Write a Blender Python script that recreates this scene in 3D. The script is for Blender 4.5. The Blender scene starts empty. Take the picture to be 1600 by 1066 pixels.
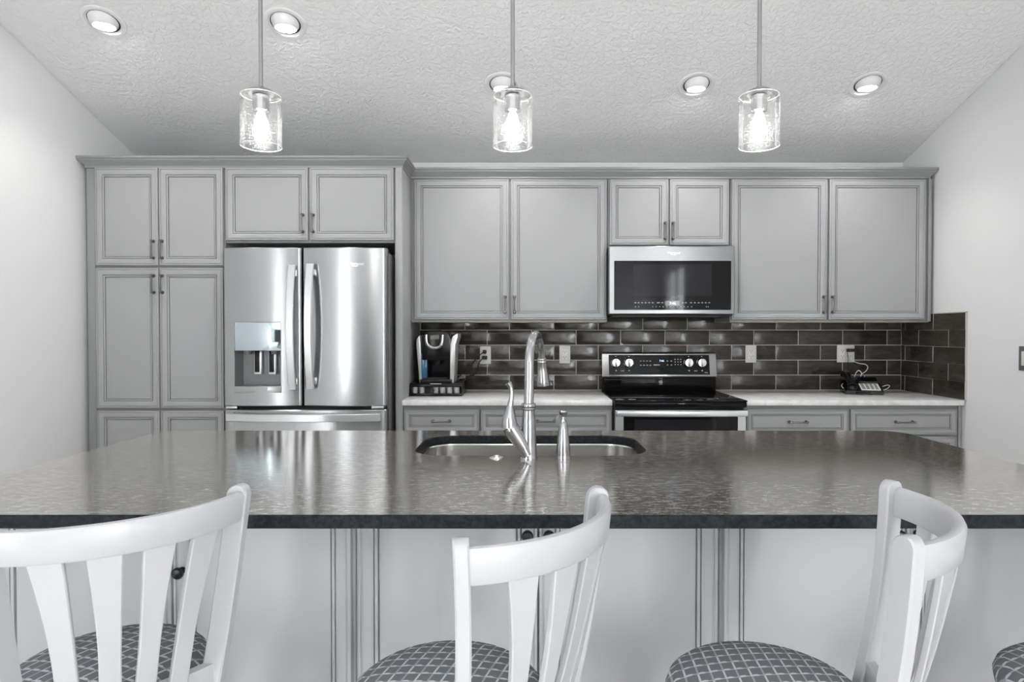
import bpy, bmesh, math, random
from mathutils import Vector, Matrix
random.seed(7)
S = bpy.context.scene
COL = S.collection
PI = math.pi

# ------------------------------------------------------------------ camera
CAM_H = 1.31
TILT = math.atan(15 / 1000.0)
cd = bpy.data.cameras.new('camera'); cam = bpy.data.objects.new('camera', cd); COL.objects.link(cam)
cam.location = (0, 0, CAM_H); cam.rotation_euler = (PI / 2 - TILT, 0, 0)
cd.sensor_width = 36; cd.lens = 22.5; cd.shift_x = -19 / 1600; cd.clip_start = 0.02
S.camera = cam
# ------------------------------------------------------------------ colour management, world
S.view_settings.view_transform = 'Standard'; S.view_settings.look = 'None'
S.view_settings.gamma = 1; S.view_settings.exposure = 0.68
S.view_settings.use_curve_mapping = False
wd = bpy.data.worlds.new('world'); S.world = wd; wd.use_nodes = True
wn = wd.node_tree; bg = wn.nodes['Background']
bg.inputs[0].default_value = (0.95, 0.975, 1.0, 1); bg.inputs[1].default_value = 17.0

DW = 4.30                    # kitchen back wall
XL, XR = -2.56, 2.537        # side walls
YR = -4.2                    # rear wall
ZC, SL = 2.445, 0.32         # ceiling height at the back wall, slope of the vault
YRIDGE = -0.3
def zceil(y): return ZC + SL * (DW - y) if y > YRIDGE else ZC + SL * (DW - YRIDGE) - SL * (YRIDGE - y)
REAR_WIN = [(-0.72, -0.22, 0.08, 2.15), (-2.2, -1.5, 0.9, 2.1)]       # x0,x1,z0,z1
SIDE_WIN = {-1: (-2.9, -1.9, 0.15, 2.3), 1: (-3.9, -2.5, 0.15, 2.4)}     # left (-1) and right (1) wall: y0,y1,z0,z1
def portal(loc, rot, sx, sy):
    l = bpy.data.lights.new('window_daylight', 'AREA'); l.shape = 'RECTANGLE'; l.size = sx; l.size_y = sy
    l.cycles.is_portal = True
    o = bpy.data.objects.new('window_daylight', l); o.location = loc; o.rotation_euler = rot; COL.objects.link(o)
for x0, x1, z0, z1 in REAR_WIN:
    portal(((x0 + x1) / 2, YR - 0.14, (z0 + z1) / 2), (PI / 2, 0, PI), x1 - x0, z1 - z0)
for sd_, (y0, y1, z0, z1) in SIDE_WIN.items():
    portal(((XR if sd_ > 0 else XL) + 0.14 * sd_, (y0 + y1) / 2, (z0 + z1) / 2), (PI / 2, 0, sd_ * PI / 2), y1 - y0, z1 - z0)
SPOT_W = 14.0; BULB_E = 58.0; LENS_E = 50.0

# ------------------------------------------------------------------ pixel -> world
def ray(x, y):
    dx = (x - 819) / 1000; dz = -(y - 533) / 1000
    return Vector((dx, math.cos(TILT) + dz * math.sin(TILT), -math.sin(TILT) + dz * math.cos(TILT)))
def at(x, y, D):
    d = ray(x, y); p = d * (D / d.y); return Vector((p.x, p.y, p.z + CAM_H))
def PX(x, D, y=450): return at(x, y, D).x
def PZ(y, D): return at(819, y, D).z

# ------------------------------------------------------------------ materials
def mat(name, col=(0.8, 0.8, 0.8), rough=0.5, metal=0.0, spec=0.5, **kw):
    m = bpy.data.materials.new(name); m.use_nodes = True
    b = m.node_tree.nodes['Principled BSDF']
    b.inputs['Base Color'].default_value = (*col, 1); b.inputs['Roughness'].default_value = rough
    b.inputs['Metallic'].default_value = metal; b.inputs['Specular IOR Level'].default_value = spec
    for k, v in kw.items():
        b.inputs[k.replace('_', ' ')].default_value = v
    return m
def N(m, t, **kw):
    n = m.node_tree.nodes.new(t)
    for k, v in kw.items(): setattr(n, k, v)
    return n
def L(m, a, b): m.node_tree.links.new(a, b)
def B(m): return m.node_tree.nodes['Principled BSDF']
def ramp(m, fac, stops):
    r = N(m, 'ShaderNodeValToRGB'); e = r.color_ramp.elements
    e[0].position, e[0].color = stops[0][0], (*stops[0][1], 1); e[1].position, e[1].color = stops[1][0], (*stops[1][1], 1)
    for p, c in stops[2:]:
        x = e.new(p); x.color = (*c, 1)
    L(m, fac, r.inputs[0]); return r.outputs[0]
def noise(m, scale, detail=4, rough=0.5, stretch=None, dist=0.0):
    tc = N(m, 'ShaderNodeTexCoord'); n = N(m, 'ShaderNodeTexNoise')
    n.inputs['Scale'].default_value = scale; n.inputs['Detail'].default_value = detail; n.inputs['Roughness'].default_value = rough
    n.inputs['Distortion'].default_value = dist
    if stretch:
        mp = N(m, 'ShaderNodeMapping'); mp.inputs['Scale'].default_value = stretch
        L(m, tc.outputs['Object'], mp.inputs[0]); L(m, mp.outputs[0], n.inputs[0])
    else: L(m, tc.outputs['Object'], n.inputs[0])
    return n.outputs['Fac']
def bump(m, h, strength, dist=0.01, to=None):
    b = N(m, 'ShaderNodeBump'); b.inputs['Strength'].default_value = strength; b.inputs['Distance'].default_value = dist
    L(m, h, b.inputs['Height']); L(m, b.outputs[0], (to or B(m)).inputs['Normal']); return b

M_wall = mat('wall_paint', (0.77, 0.77, 0.77), 0.75, spec=0.25)
bump(M_wall, noise(M_wall, 70, 3, 0.55), 0.12, 0.004)
M_ceil = mat('ceiling_paint', (0.86, 0.86, 0.86), 0.7, spec=0.3)
cn = ramp(M_ceil, noise(M_ceil, 42, 3, 0.5, dist=0.6), [(0.42, (0, 0, 0)), (0.60, (1, 1, 1))])
bump(M_ceil, cn, 0.5, 0.006)
M_cab = mat('grey_cabinet_paint', (0.345, 0.347, 0.349), 0.42, spec=0.4)
bump(M_cab, noise(M_cab, 260, 2), 0.03, 0.002)
M_carc = mat('grey_cabinet_frame_shade', (0.265, 0.268, 0.27), 0.45, spec=0.4)  # cabinet grey darkened: shading of frames and crown put into the colour
M_isl = mat('pale_island_tone', (0.49, 0.495, 0.505), 0.42, spec=0.4)  # lighter grey than the wall and base cabinets
M_wood = mat('cabinet_underside', (0.50, 0.43, 0.32), 0.5)
M_pewter = mat('pewter_pull', (0.20, 0.20, 0.205), 0.30, 0.9)
M_black = mat('black_knob', (0.012, 0.013, 0.016), 0.3)
M_white = mat('white_lacquer', (0.475, 0.475, 0.49), 0.3, spec=0.45)
M_trim = mat('white_trim', (0.82, 0.82, 0.82), 0.35)
M_plate = mat('outlet_plate', (0.68, 0.66, 0.62), 0.35)
M_plate2 = mat('outlet_face', (0.75, 0.74, 0.71), 0.3)
M_dark = mat('dark_slot', (0.01, 0.01, 0.01), 0.6)
M_bplast = mat('black_plastic', (0.007, 0.007, 0.008), 0.22, spec=0.3)
M_bmatte = mat('matte_black', (0.01, 0.01, 0.01), 0.55)
M_wplast = mat('white_plastic', (0.75, 0.74, 0.72), 0.4)
M_silver = mat('silver_plastic', (0.62, 0.62, 0.62), 0.3, 0.6)
M_gloss = mat('black_glass', (0.006, 0.006, 0.007), 0.04, spec=0.16)
M_grille = mat('oven_window', (0.022, 0.022, 0.024), 0.05, spec=0.12)
M_print = mat('control_legend', (0.55, 0.55, 0.57), 0.5)
M_blue = mat('tank_blue_reflection', (0.03, 0.12, 0.22), 0.1, spec=0.7)  # tank coloured with the blue reflection in the black bay
M_digit = mat('clock_digits', (0.2, 0.3, 0.6), 0.4); B(M_digit).inputs['Emission Color'].default_value = (0.45, 0.62, 1, 1); B(M_digit).inputs['Emission Strength'].default_value = 1.6
M_disp = mat('display_backing', (0.01, 0.012, 0.03), 0.1)

def steel(name, col, rough, aniso, axis='Z', brush=(2, 2, 400), bs=0.03):
    m = mat(name, col, rough, 1.0)
    b = B(m); b.inputs['Anisotropic'].default_value = aniso; b.inputs['Anisotropic Rotation'].default_value = 0.25
    t = N(m, 'ShaderNodeTangent', direction_type='RADIAL', axis=axis); L(m, t.outputs[0], b.inputs['Tangent'])
    h = noise(m, 3, 2, 0.5, brush); bump(m, h, bs, 0.002)
    return m
M_steel = steel('brushed_stainless', (0.47, 0.475, 0.48), 0.26, 0.85)
M_steelm = steel('dark_brushed_stainless', (0.26, 0.265, 0.27), 0.28, 0.85)
M_steelh = steel('stainless_handle', (0.74, 0.745, 0.755), 0.30, 0.3)
M_steels = mat('satin_steel_side', (0.17, 0.17, 0.175), 0.5, 0.3)
M_nickel = mat('brushed_nickel', (0.42, 0.42, 0.425), 0.2, 1.0)
bump(M_nickel, noise(M_nickel, 4, 2, 0.5, (1, 1, 220)), 0.03, 0.002)
M_rod = mat('satin_nickel_rod', (0.30, 0.30, 0.30), 0.4, 0.8)
M_sink = mat('sink_steel', (0.60, 0.59, 0.57), 0.22, 1.0)
M_mirror = mat('glossy_control_panel', (0.60, 0.68, 0.72), 0.06, 0.9)  # bluish base colour stands in for a reflected window

# white quartz
M_quartz = mat('white_quartz', (0.8, 0.8, 0.8), 0.2)
L(M_quartz, ramp(M_quartz, noise(M_quartz, 7, 8, 0.65, dist=1.5), [(0.40, (0.66, 0.66, 0.65)), (0.56, (0.78, 0.78, 0.775))]), B(M_quartz).inputs['Base Color'])
# dark granite of the island
M_gran = mat('dark_speckled_granite', (0.06, 0.055, 0.05), 0.065, spec=0.5, Coat_Weight=1.0, Coat_IOR=1.65, Coat_Roughness=0.05, Coat_Tint=(1.0, 0.985, 0.965, 1))
g1 = noise(M_gran, 60, 8, 0.7, (0.6, 1.5, 1.0)); g2 = noise(M_gran, 240, 3, 0.6)
mx = N(M_gran, 'ShaderNodeMath', operation='ADD'); mu = N(M_gran, 'ShaderNodeMath', operation='MULTIPLY'); mu.inputs[1].default_value = 0.45
L(M_gran, g2, mu.inputs[0]); L(M_gran, g1, mx.inputs[0]); L(M_gran, mu.outputs[0], mx.inputs[1])
L(M_gran, ramp(M_gran, mx.outputs[0], [(0.52, (0.065, 0.062, 0.058)), (0.72, (0.155, 0.148, 0.138)), (0.86, (0.42, 0.405, 0.38))]), B(M_gran).inputs['Base Color'])
gb_ = bump(M_gran, mx.outputs[0], 0.05, 0.003); L(M_gran, gb_.outputs[0], B(M_gran).inputs['Coat Normal'])
M_gedge = mat('dark_granite_edge', (0.02, 0.021, 0.023), 0.5, spec=0.15)  # slab edge, darker and rougher than the top
L(M_gedge, ramp(M_gedge, noise(M_gedge, 70, 6, 0.7), [(0.42, (0.009, 0.010, 0.011)), (0.62, (0.026, 0.028, 0.031))]), B(M_gedge).inputs['Base Color'])
# tiles
M_tile = mat('taupe_glazed_tile', (0.05, 0.045, 0.04), 0.12, spec=0.42)
gi = N(M_tile, 'ShaderNodeNewGeometry'); tn = noise(M_tile, 9, 4, 0.6, (1, 1, 3.5), dist=0.8)
ad = N(M_tile, 'ShaderNodeMath', operation='MULTIPLY_ADD'); ad.inputs[1].default_value = 0.35
L(M_tile, gi.outputs['Random Per Island'], ad.inputs[0]); L(M_tile, tn, ad.inputs[2])
L(M_tile, ramp(M_tile, ad.outputs[0], [(0.35, (0.022, 0.019, 0.016)), (0.70, (0.046, 0.040, 0.033)), (0.95, (0.075, 0.066, 0.056))]), B(M_tile).inputs['Base Color'])
bump(M_tile, noise(M_tile, 11, 2, 0.4, (1, 1, 2.2)), 0.10, 0.012)
M_grout = mat('grout', (0.50, 0.475, 0.44), 0.85)
# floor planks
M_floor = mat('floor_planks', (0.3, 0.28, 0.25), 0.4)
tc = N(M_floor, 'ShaderNodeTexCoord'); bk = N(M_floor, 'ShaderNodeTexBrick'); bk.inputs['Scale'].default_value = 1.0
bk.inputs['Brick Width'].default_value = 1.2; bk.inputs['Row Height'].default_value = 0.18; bk.inputs['Mortar Size'].default_value = 0.003
bk.inputs['Color1'].default_value = (0.68, 0.66, 0.63, 1); bk.inputs['Color2'].default_value = (0.76, 0.74, 0.71, 1); bk.inputs['Mortar'].default_value = (0.2, 0.18, 0.16, 1)
L(M_floor, tc.outputs['Object'], bk.inputs[0]); L(M_floor, bk.outputs[0], B(M_floor).inputs['Base Color'])
# seat fabric: blue grey weave with a pale broken lattice
M_fab = mat('lattice_fabric', (0.1, 0.12, 0.13), 0.9, spec=0.2)
def fabric(m):
    tc = N(m, 'ShaderNodeTexCoord'); sp = N(m, 'ShaderNodeSeparateXYZ'); L(m, tc.outputs['Object'], sp.inputs[0])
    def M(op, a, b=None, c=None):
        n = N(m, 'ShaderNodeMath', operation=op)
        for i, v in enumerate((a, b, c)):
            if v is None: continue
            if isinstance(v, (int, float)): n.inputs[i].default_value = v
            else: L(m, v, n.inputs[i])
        return n.outputs[0]
    x, y = sp.outputs[0], sp.outputs[1]
    u = M('ADD', M('MULTIPLY', x, 30), M('MULTIPLY', y, 19))      # family one
    v = M('ADD', M('MULTIPLY', x, -15), M('MULTIPLY', y, 38))     # family two
    fu, fv = M('FRACT', u), M('FRACT', v)
    wob = M('MULTIPLY', M('SINE', M('MULTIPLY', v, 2 * PI)), 0.05)
    lu = M('LESS_THAN', M('ADD', fu, wob), 0.17)                  # lattice lines
    lv = M('LESS_THAN', fv, 0.16)
    alt = M('GREATER_THAN', M('FRACT', M('ADD', M('MULTIPLY', M('FLOOR', u), 0.5), M('MULTIPLY', M('FLOOR', v), 0.5))), 0.25)
    lv2 = M('MULTIPLY', lv, M('ADD', 0.45, M('MULTIPLY', alt, 0.55)))
    lu2 = M('MULTIPLY', lu, M('ADD', 0.55, M('MULTIPLY', M('GREATER_THAN', fv, 0.5), 0.45)))
    f = M('MAXIMUM', lu2, lv2)
    wv = noise(m, 900, 1)
    f2 = M('MULTIPLY', f, M('ADD', 0.7, M('MULTIPLY', wv, 0.5)))
    L(m, ramp(m, f2, [(0.0, (0.155, 0.168, 0.178)), (1.0, (0.54, 0.56, 0.58))]), B(m).inputs['Base Color'])
    bump(m, wv, 0.25, 0.001)
fabric(M_fab)
# seeded glass of the pendant shades: clear, brighter at grazing angles, small bubbles
def seeded():
    m = bpy.data.materials.new('seeded_glass'); m.use_nodes = True; nt = m.node_tree
    nt.nodes.remove(B(m)); out = nt.nodes['Material Output']
    tr = N(m, 'ShaderNodeBsdfTransparent'); tr.inputs[0].default_value = (0.97, 0.97, 0.97, 1)
    gl = N(m, 'ShaderNodeBsdfGlossy'); gl.inputs['Roughness'].default_value = 0.03
    tl = N(m, 'ShaderNodeBsdfTranslucent'); df = N(m, 'ShaderNodeBsdfDiffuse')
    m1 = N(m, 'ShaderNodeMixShader'); L(m, tl.outputs[0], m1.inputs[1]); L(m, df.outputs[0], m1.inputs[2])
    fr = N(m, 'ShaderNodeFresnel'); fr.inputs[0].default_value = 1.28
    m2 = N(m, 'ShaderNodeMixShader'); L(m, fr.outputs[0], m2.inputs[0]); L(m, tr.outputs[0], m2.inputs[1]); L(m, gl.outputs[0], m2.inputs[2])
    tc = N(m, 'ShaderNodeTexCoord'); vo = N(m, 'ShaderNodeTexVoronoi'); vo.inputs['Scale'].default_value = 190
    mp = N(m, 'ShaderNodeMapping'); mp.inputs['Scale'].default_value = (1, 1, 0.7); L(m, tc.outputs['Object'], mp.inputs[0]); L(m, mp.outputs[0], vo.inputs[0])
    sub = ramp(m, vo.outputs['Distance'], [(0.17, (0.22, 0.22, 0.22)), (0.27, (0.012, 0.012, 0.012))])
    m3 = N(m, 'ShaderNodeMixShader'); L(m, sub, m3.inputs[0]); L(m, m2.outputs[0], m3.inputs[1]); L(m, m1.outputs[0], m3.inputs[2])
    bp = N(m, 'ShaderNodeBump'); bp.inputs['Strength'].default_value = 0.5; bp.inputs['Distance'].default_value = 0.002
    L(m, vo.outputs['Distance'], bp.inputs['Height']); L(m, bp.outputs[0], gl.inputs['Normal'])
    L(m, m3.outputs[0], out.inputs[0]); return m
M_seed = seeded()
M_rim = mat('glass_rim', (0.9, 0.9, 0.9), 0.1, spec=0.8); B(M_rim).inputs['Alpha'].default_value = 0.75
def emit(name, s, col=(1, 0.985, 0.96)):
    m = mat(name, (0.9, 0.9, 0.9), 0.4); B(m).inputs['Emission Color'].default_value = (*col, 1); B(m).inputs['Emission Strength'].default_value = s; return m
M_bulb = emit('bulb_glow', BULB_E); M_lens = emit('downlight_lens', LENS_E)
def pane():
    m = bpy.data.materials.new('window_glass'); m.use_nodes = True; nt = m.node_tree; nt.nodes.remove(B(m))
    tr = N(m, 'ShaderNodeBsdfTransparent'); gl = N(m, 'ShaderNodeBsdfGlossy'); gl.inputs['Roughness'].default_value = 0.0
    mi = N(m, 'ShaderNodeMixShader'); mi.inputs[0].default_value = 0.05
    L(m, tr.outputs[0], mi.inputs[1]); L(m, gl.outputs[0], mi.inputs[2]); L(m, mi.outputs[0], nt.nodes['Material Output'].inputs[0]); return m
M_pane = pane()

# ------------------------------------------------------------------ mesh helpers
ORG = {}
def thing(name, label, cat, loc=(0, 0, 0), group=None):
    o = bpy.data.objects.new(name, None); COL.objects.link(o); o.location = loc; o.empty_display_size = 0.1
    o['label'] = label; o['category'] = cat
    if group: o['group'] = group
    ORG[o.name] = Vector(loc); return o
def obj(name, bm, m, parent=None, angle=32, label=None):
    off = ORG[parent.name] if parent else Vector((0, 0, 0))
    bm = bm.b
    bmesh.ops.recalc_face_normals(bm, faces=bm.faces)
    ca = math.radians(angle)
    for f in bm.faces: f.smooth = True
    for e in bm.edges:
        if len(e.link_faces) == 2:
            e.smooth = e.calc_face_angle(0) < ca
    me = bpy.data.meshes.new(name); bm.to_mesh(me); bm.free()
    ms = m if isinstance(m, (list, tuple)) else [m]
    for q in ms: me.materials.append(q)
    if off.length: me.transform(Matrix.Translation(-off))
    o = bpy.data.objects.new(name, me); COL.objects.link(o)
    if parent: o.parent = parent
    ORG[o.name] = off
    if label: o['label'] = label
    return o
def nb():
    return MeshB()
class MeshB:
    def __init__(s): s.b = bmesh.new()
    def add(s, other, mi=0):
        for f in other.faces: f.material_index = mi
        me = bpy.data.meshes.new('t'); other.to_mesh(me); other.free(); s.b.from_mesh(me); bpy.data.meshes.remove(me)
        return s
    def box(s, x0, x1, y0, y1, z0, z1, bev=0.0, seg=2, mi=0):
        t = bmesh.new(); bmesh.ops.create_cube(t, size=1)
        for v in t.verts: v.co = Vector((x0 + (v.co.x + .5) * (x1 - x0), y0 + (v.co.y + .5) * (y1 - y0), z0 + (v.co.z + .5) * (z1 - z0)))
        if bev: bmesh.ops.bevel(t, geom=t.edges[:], offset=bev, segments=seg, affect='EDGES', profile=0.5)
        return s.add(t, mi)
    def tube(s, pts, r, seg=14, caps=True, mi=0, flat=(1, 1)):
        pts = [Vector(p) for p in pts]; n = len(pts); rs = r if isinstance(r, (list, tuple)) else [r] * n
        t = bmesh.new(); rings = []; up = None
        for i, p in enumerate(pts):
            d = (pts[min(i + 1, n - 1)] - pts[max(i - 1, 0)]).normalized()
            if up is None:
                up = Vector((0, 0, 1)) if abs(d.z) < 0.9 else Vector((0, 1, 0))
            a = (up - d * up.dot(d)).normalized(); b_ = d.cross(a); up = a
            rings.append([t.verts.new(p + (a * math.cos(2 * PI * k / seg) * flat[0] + b_ * math.sin(2 * PI * k / seg) * flat[1]) * rs[i]) for k in range(seg)])
        for i in range(n - 1):
            for k in range(seg): t.faces.new((rings[i][k], rings[i][(k + 1) % seg], rings[i + 1][(k + 1) % seg], rings[i + 1][k]))
        if caps: t.faces.new(rings[0][::-1]); t.faces.new(rings[-1])
        return s.add(t, mi)
    def lathe(s, prof, c, seg=28, axis='Z', caps=True, mi=0, frame=None):
        """prof: (radius, height) pairs about an axis through c"""
        t = bmesh.new(); c = Vector(c)
        if frame is None:
            frame = {'Z': (Vector((1, 0, 0)), Vector((0, 1, 0)), Vector((0, 0, 1))),
                     'Y': (Vector((1, 0, 0)), Vector((0, 0, 1)), Vector((0, -1, 0))),
                     'X': (Vector((0, 1, 0)), Vector((0, 0, 1)), Vector((-1, 0, 0)))}[axis]
        u, v, w = frame; rings = []
        for r, h in prof:
            rings.append([t.verts.new(c + w * h + (u * math.cos(2 * PI * k / seg) + v * math.sin(2 * PI * k / seg)) * max(r, 1e-5)) for k in range(seg)])
        for i in range(len(rings) - 1):
            for k in range(seg): t.faces.new((rings[i][k], rings[i][(k + 1) % seg], rings[i + 1][(k + 1) % seg], rings[i + 1][k]))
        if caps: t.faces.new(rings[0][::-1]); t.faces.new(rings[-1])
        return s.add(t, mi)
    def prism(s, pts, vec, mi=0, bev=0.0):
        """closed outline (3d points) extruded along vec"""
        t = bmesh.new(); vec = Vector(vec)
        a = [t.verts.new(Vector(p)) for p in pts]; b_ = [t.verts.new(Vector(p) + vec) for p in pts]
        t.faces.new(a); t.faces.new(b_[::-1]); n = len(a)
        for i in range(n): t.faces.new((a[i], b_[i], b_[(i + 1) % n], a[(i + 1) % n]))
        bmesh.ops.recalc_face_normals(t, faces=t.faces)
        if bev: bmesh.ops.bevel(t, geom=t.edges[:], offset=bev, segments=2, affect='EDGES', profile=0.5)
        return s.add(t, mi)
    def strip(s, rows, closed=False, mi=0):
        t = bmesh.new(); vs = [[t.verts.new(Vector(p)) for p in r] for r in rows]
        for i in range(len(vs) - 1):
            n = len(vs[i])
            for k in range(n if closed else n - 1):
                t.faces.new((vs[i][k], vs[i][(k + 1) % n], vs[i + 1][(k + 1) % n], vs[i + 1][k]))
        return s.add(t, mi)
def rrect(x0, x1, y0, y1, r, n=8):
    p = []
    for cx, cy, a0 in ((x1 - r, y1 - r, 0), (x0 + r, y1 - r, PI / 2), (x0 + r, y0 + r, PI), (x1 - r, y0 + r, 1.5 * PI)):
        for k in range(n + 1):
            a = a0 + PI / 2 * k / n; p.append((cx + r * math.cos(a), cy + r * math.sin(a)))
    return p
def bez(pts, n=8):
    """Catmull-Rom through the points"""
    P = [Vector(p) for p in pts]; P = [P[0] * 2 - P[1]] + P + [P[-1] * 2 - P[-2]]; out = []
    for i in range(1, len(P) - 2):
        for k in range(n):
            t = k / n; a, b_, c, d = P[i - 1:i + 3]
            out.append(0.5 * ((2 * b_) + (c - a) * t + (2 * a - 5 * b_ + 4 * c - d) * t * t + (3 * b_ - a - 3 * c + d) * t ** 3))
    out.append(P[-2]); return out
def text_mesh(name, txt, size, loc, m, parent, ext=0.0004, rot=(PI / 2, 0, 0), shear=0.0, align='CENTER'):
    c = bpy.data.curves.new('t', 'FONT'); c.body = txt; c.size = size; c.extrude = ext; c.align_x = align; c.align_y = 'CENTER'; c.shear = shear
    o = bpy.data.objects.new('t', c); COL.objects.link(o)
    bpy.context.view_layer.update()
    me = bpy.data.meshes.new_from_object(o.evaluated_get(bpy.context.evaluated_depsgraph_get()))
    bpy.data.objects.remove(o)
    off = ORG[parent.name]
    me.transform(Matrix.Translation(Vector(loc) - off) @ Matrix.Rotation(rot[2], 4, 'Z') @ Matrix.Rotation(rot[0], 4, 'X'))
    me.materials.clear(); me.materials.append(m)
    r = bpy.data.objects.new(name, me); COL.objects.link(r); r.parent = parent; ORG[r.name] = off; return r
def struct(name, mb, m, parent=None):
    o = obj(name, mb, m, parent)
    if parent is None: o['kind'] = 'structure'
    return o
def copy_thing(root, loc=None, rotz=None, label=None):
    r = root.copy(); COL.objects.link(r)
    if loc is not None: r.location = loc
    if rotz is not None: r.rotation_euler = (0, 0, rotz)
    if label: r['label'] = label
    for ch in root.children:
        c = ch.copy(); COL.objects.link(c); c.parent = r
        for g in ch.children:
            d = g.copy(); COL.objects.link(d); d.parent = c
    return r

# ------------------------------------------------------------------ room shell
T = 0.12
struct('floor', nb().box(XL - T, XR + T, YR - T, DW + T, -0.1, 0), M_floor)
cb = nb()
for ya, yb in ((YRIDGE, DW + T), (YR - T, YRIDGE)):
    cb.prism([(XL - T, ya, zceil(ya)), (XL - T, yb, zceil(yb) if yb <= DW else ZC - SL * T), (XL - T, yb, (zceil(yb) if yb <= DW else ZC - SL * T) + .1), (XL - T, ya, zceil(ya) + .1)], (XR - XL + 2 * T, 0, 0))
struct('ceiling', cb, M_ceil)
struct('wall_back', nb().box(XL - T, XR + T, DW, DW + T, 0, ZC - 0.005), M_wall)
def side_wall(name, x0, x1, sd_):
    w = nb()
    def slab(ya, yb, z0, top=None):
        pts = [(x0, ya, z0), (x0, yb, z0)]
        if top is not None: pts += [(x0, yb, top), (x0, ya, top)]
        else:
            pts += [(x0, yb, zceil(yb) - .002)]
            if ya < YRIDGE < yb: pts += [(x0, YRIDGE, zceil(YRIDGE) - .002)]
            pts += [(x0, ya, zceil(ya) - .002)]
        w.prism(pts, (x1 - x0, 0, 0))
    y0, y1, z0, z1 = SIDE_WIN[sd_]
    slab(YR, y0, 0); slab(y1, DW, 0); slab(y0, y1, z1); slab(y0, y1, 0, z0)
    struct(name, w, M_wall)
side_wall('wall_left', XL - T, XL, -1); side_wall('wall_right', XR, XR + T, 1)
rw = nb(); xs = [XL - T, REAR_WIN[0][0], REAR_WIN[0][1], REAR_WIN[1][0], REAR_WIN[1][1], XR + T]; zt = zceil(YR)
rw.box(xs[0], xs[1], YR - T, YR, 0, zt).box(xs[2], xs[3], YR - T, YR, 0, zt).box(xs[4], xs[5], YR - T, YR, 0, zt)
for x0, x1, z0, z1 in REAR_WIN: rw.box(x0, x1, YR - T, YR, 0, z0).box(x0, x1, YR - T, YR, z1, zt)
struct('wall_rear', rw, M_wall)
k = 0
for x0, x1, z0, z1 in REAR_WIN:
    k += 1; fr = nb(); w = .05
    fr.box(x0, x1, YR - .08, YR - .03, z0, z0 + w).box(x0, x1, YR - .08, YR - .03, z1 - w, z1).box(x0, x0 + w, YR - .08, YR - .03, z0, z1).box(x1 - w, x1, YR - .08, YR - .03, z0, z1)
    fr.box((x0 + x1) / 2 - .02, (x0 + x1) / 2 + .02, YR - .08, YR - .03, z0, z1)
    o = struct('window_%d' % k, fr, M_trim); obj('glass', nb().box(x0 + w, x1 - w, YR - .058, YR - .052, z0 + w, z1 - w), M_pane, o)
for sx, sd_ in ((XL - .08, -1), (XR + .03, 1)):
    for y0, y1, z0, z1 in (SIDE_WIN[sd_],):
        k += 1; fr = nb(); w = .05; a, b_ = sx, sx + .05
        fr.box(a, b_, y0, y1, z0, z0 + w).box(a, b_, y0, y1, z1 - w, z1).box(a, b_, y0, y0 + w, z0, z1).box(a, b_, y1 - w, y1, z0, z1).box(a, b_, (y0 + y1) / 2 - .02, (y0 + y1) / 2 + .02, z0, z1)
        o = struct('window_%d' % k, fr, M_trim); obj('glass', nb().box(a + .022, a + .028, y0 + w, y1 - w, z0 + w, z1 - w), M_pane, o)
struct('baseboard_left', nb().box(XL, XL + .015, YR, 3.66, 0, .1, .003), M_trim)
struct('baseboard_right', nb().box(XR - .015, XR, YR, 3.66, 0, .1, .003), M_trim)

# ------------------------------------------------------------------ cabinets
PROF = [(0, .020), (0, .004), (.0015, .001), (.004, 0), (.0075, 0), (.008, .0035), (.0105, .0035), (.014, .0005), (.024, .0012), (.034, .0035), (.039, .0062),
        (.0393, .0135), (.0425, .0135), (.0428, .0055), (.0465, .0055), (.0495, .0070), (.0498, .0175), (.0535, .0175), (.0538, .0105), (.056, .0105)]
def door_bm(x0, x1, z0, z1, yf, sc=1.0):
    t = bmesh.new(); rows = []
    for ins, dep in PROF:
        i = ins * sc
        rows.append([t.verts.new(p) for p in ((x0 + i, yf + dep, z0 + i), (x1 - i, yf + dep, z0 + i), (x1 - i, yf + dep, z1 - i), (x0 + i, yf + dep, z1 - i))])
    for a, b_ in zip(rows, rows[1:]):
        for k in range(4): t.faces.new((a[k], a[(k + 1) % 4], b_[(k + 1) % 4], b_[k]))
    t.faces.new(rows[-1]); t.faces.new(rows[0][::-1])
    return nb().add(t)
def pull_bm(x, z, yf, L_=.096, vert=True):
    m = nb()
    d = Vector((0, 0, 1)) if vert else Vector((1, 0, 0)); c = Vector((x, yf, z))
    for s in (-1, 1):
        e = c + d * (s * L_ / 2)
        m.lathe([(.0095, 0), (.0098, .003), (.0075, .006), (.0055, .014), (.0072, .022), (.0076, .027), (.005, .031), (.001, .032)], e, 14, 'Y')
    p = []
    for k in range(9):
        t = k / 8 * 2 - 1; p.append(c + d * (t * L_ / 2) + Vector((0, -(.024 + .006 * (1 - t * t)), 0)))
    m.tube(p, [.0062, .0052, .0045, .0044, .0046, .0044, .0045, .0052, .0062], 10)
    return m
def knob_bm(x, z, yf):
    return nb().lathe([(.009, 0), (.009, .002), (.0055, .006), (.0055, .013), (.011, .017), (.0145, .021), (.0145, .025), (.011, .029), (.002, .0305)], (x, yf, z), 22, 'Y')
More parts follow.
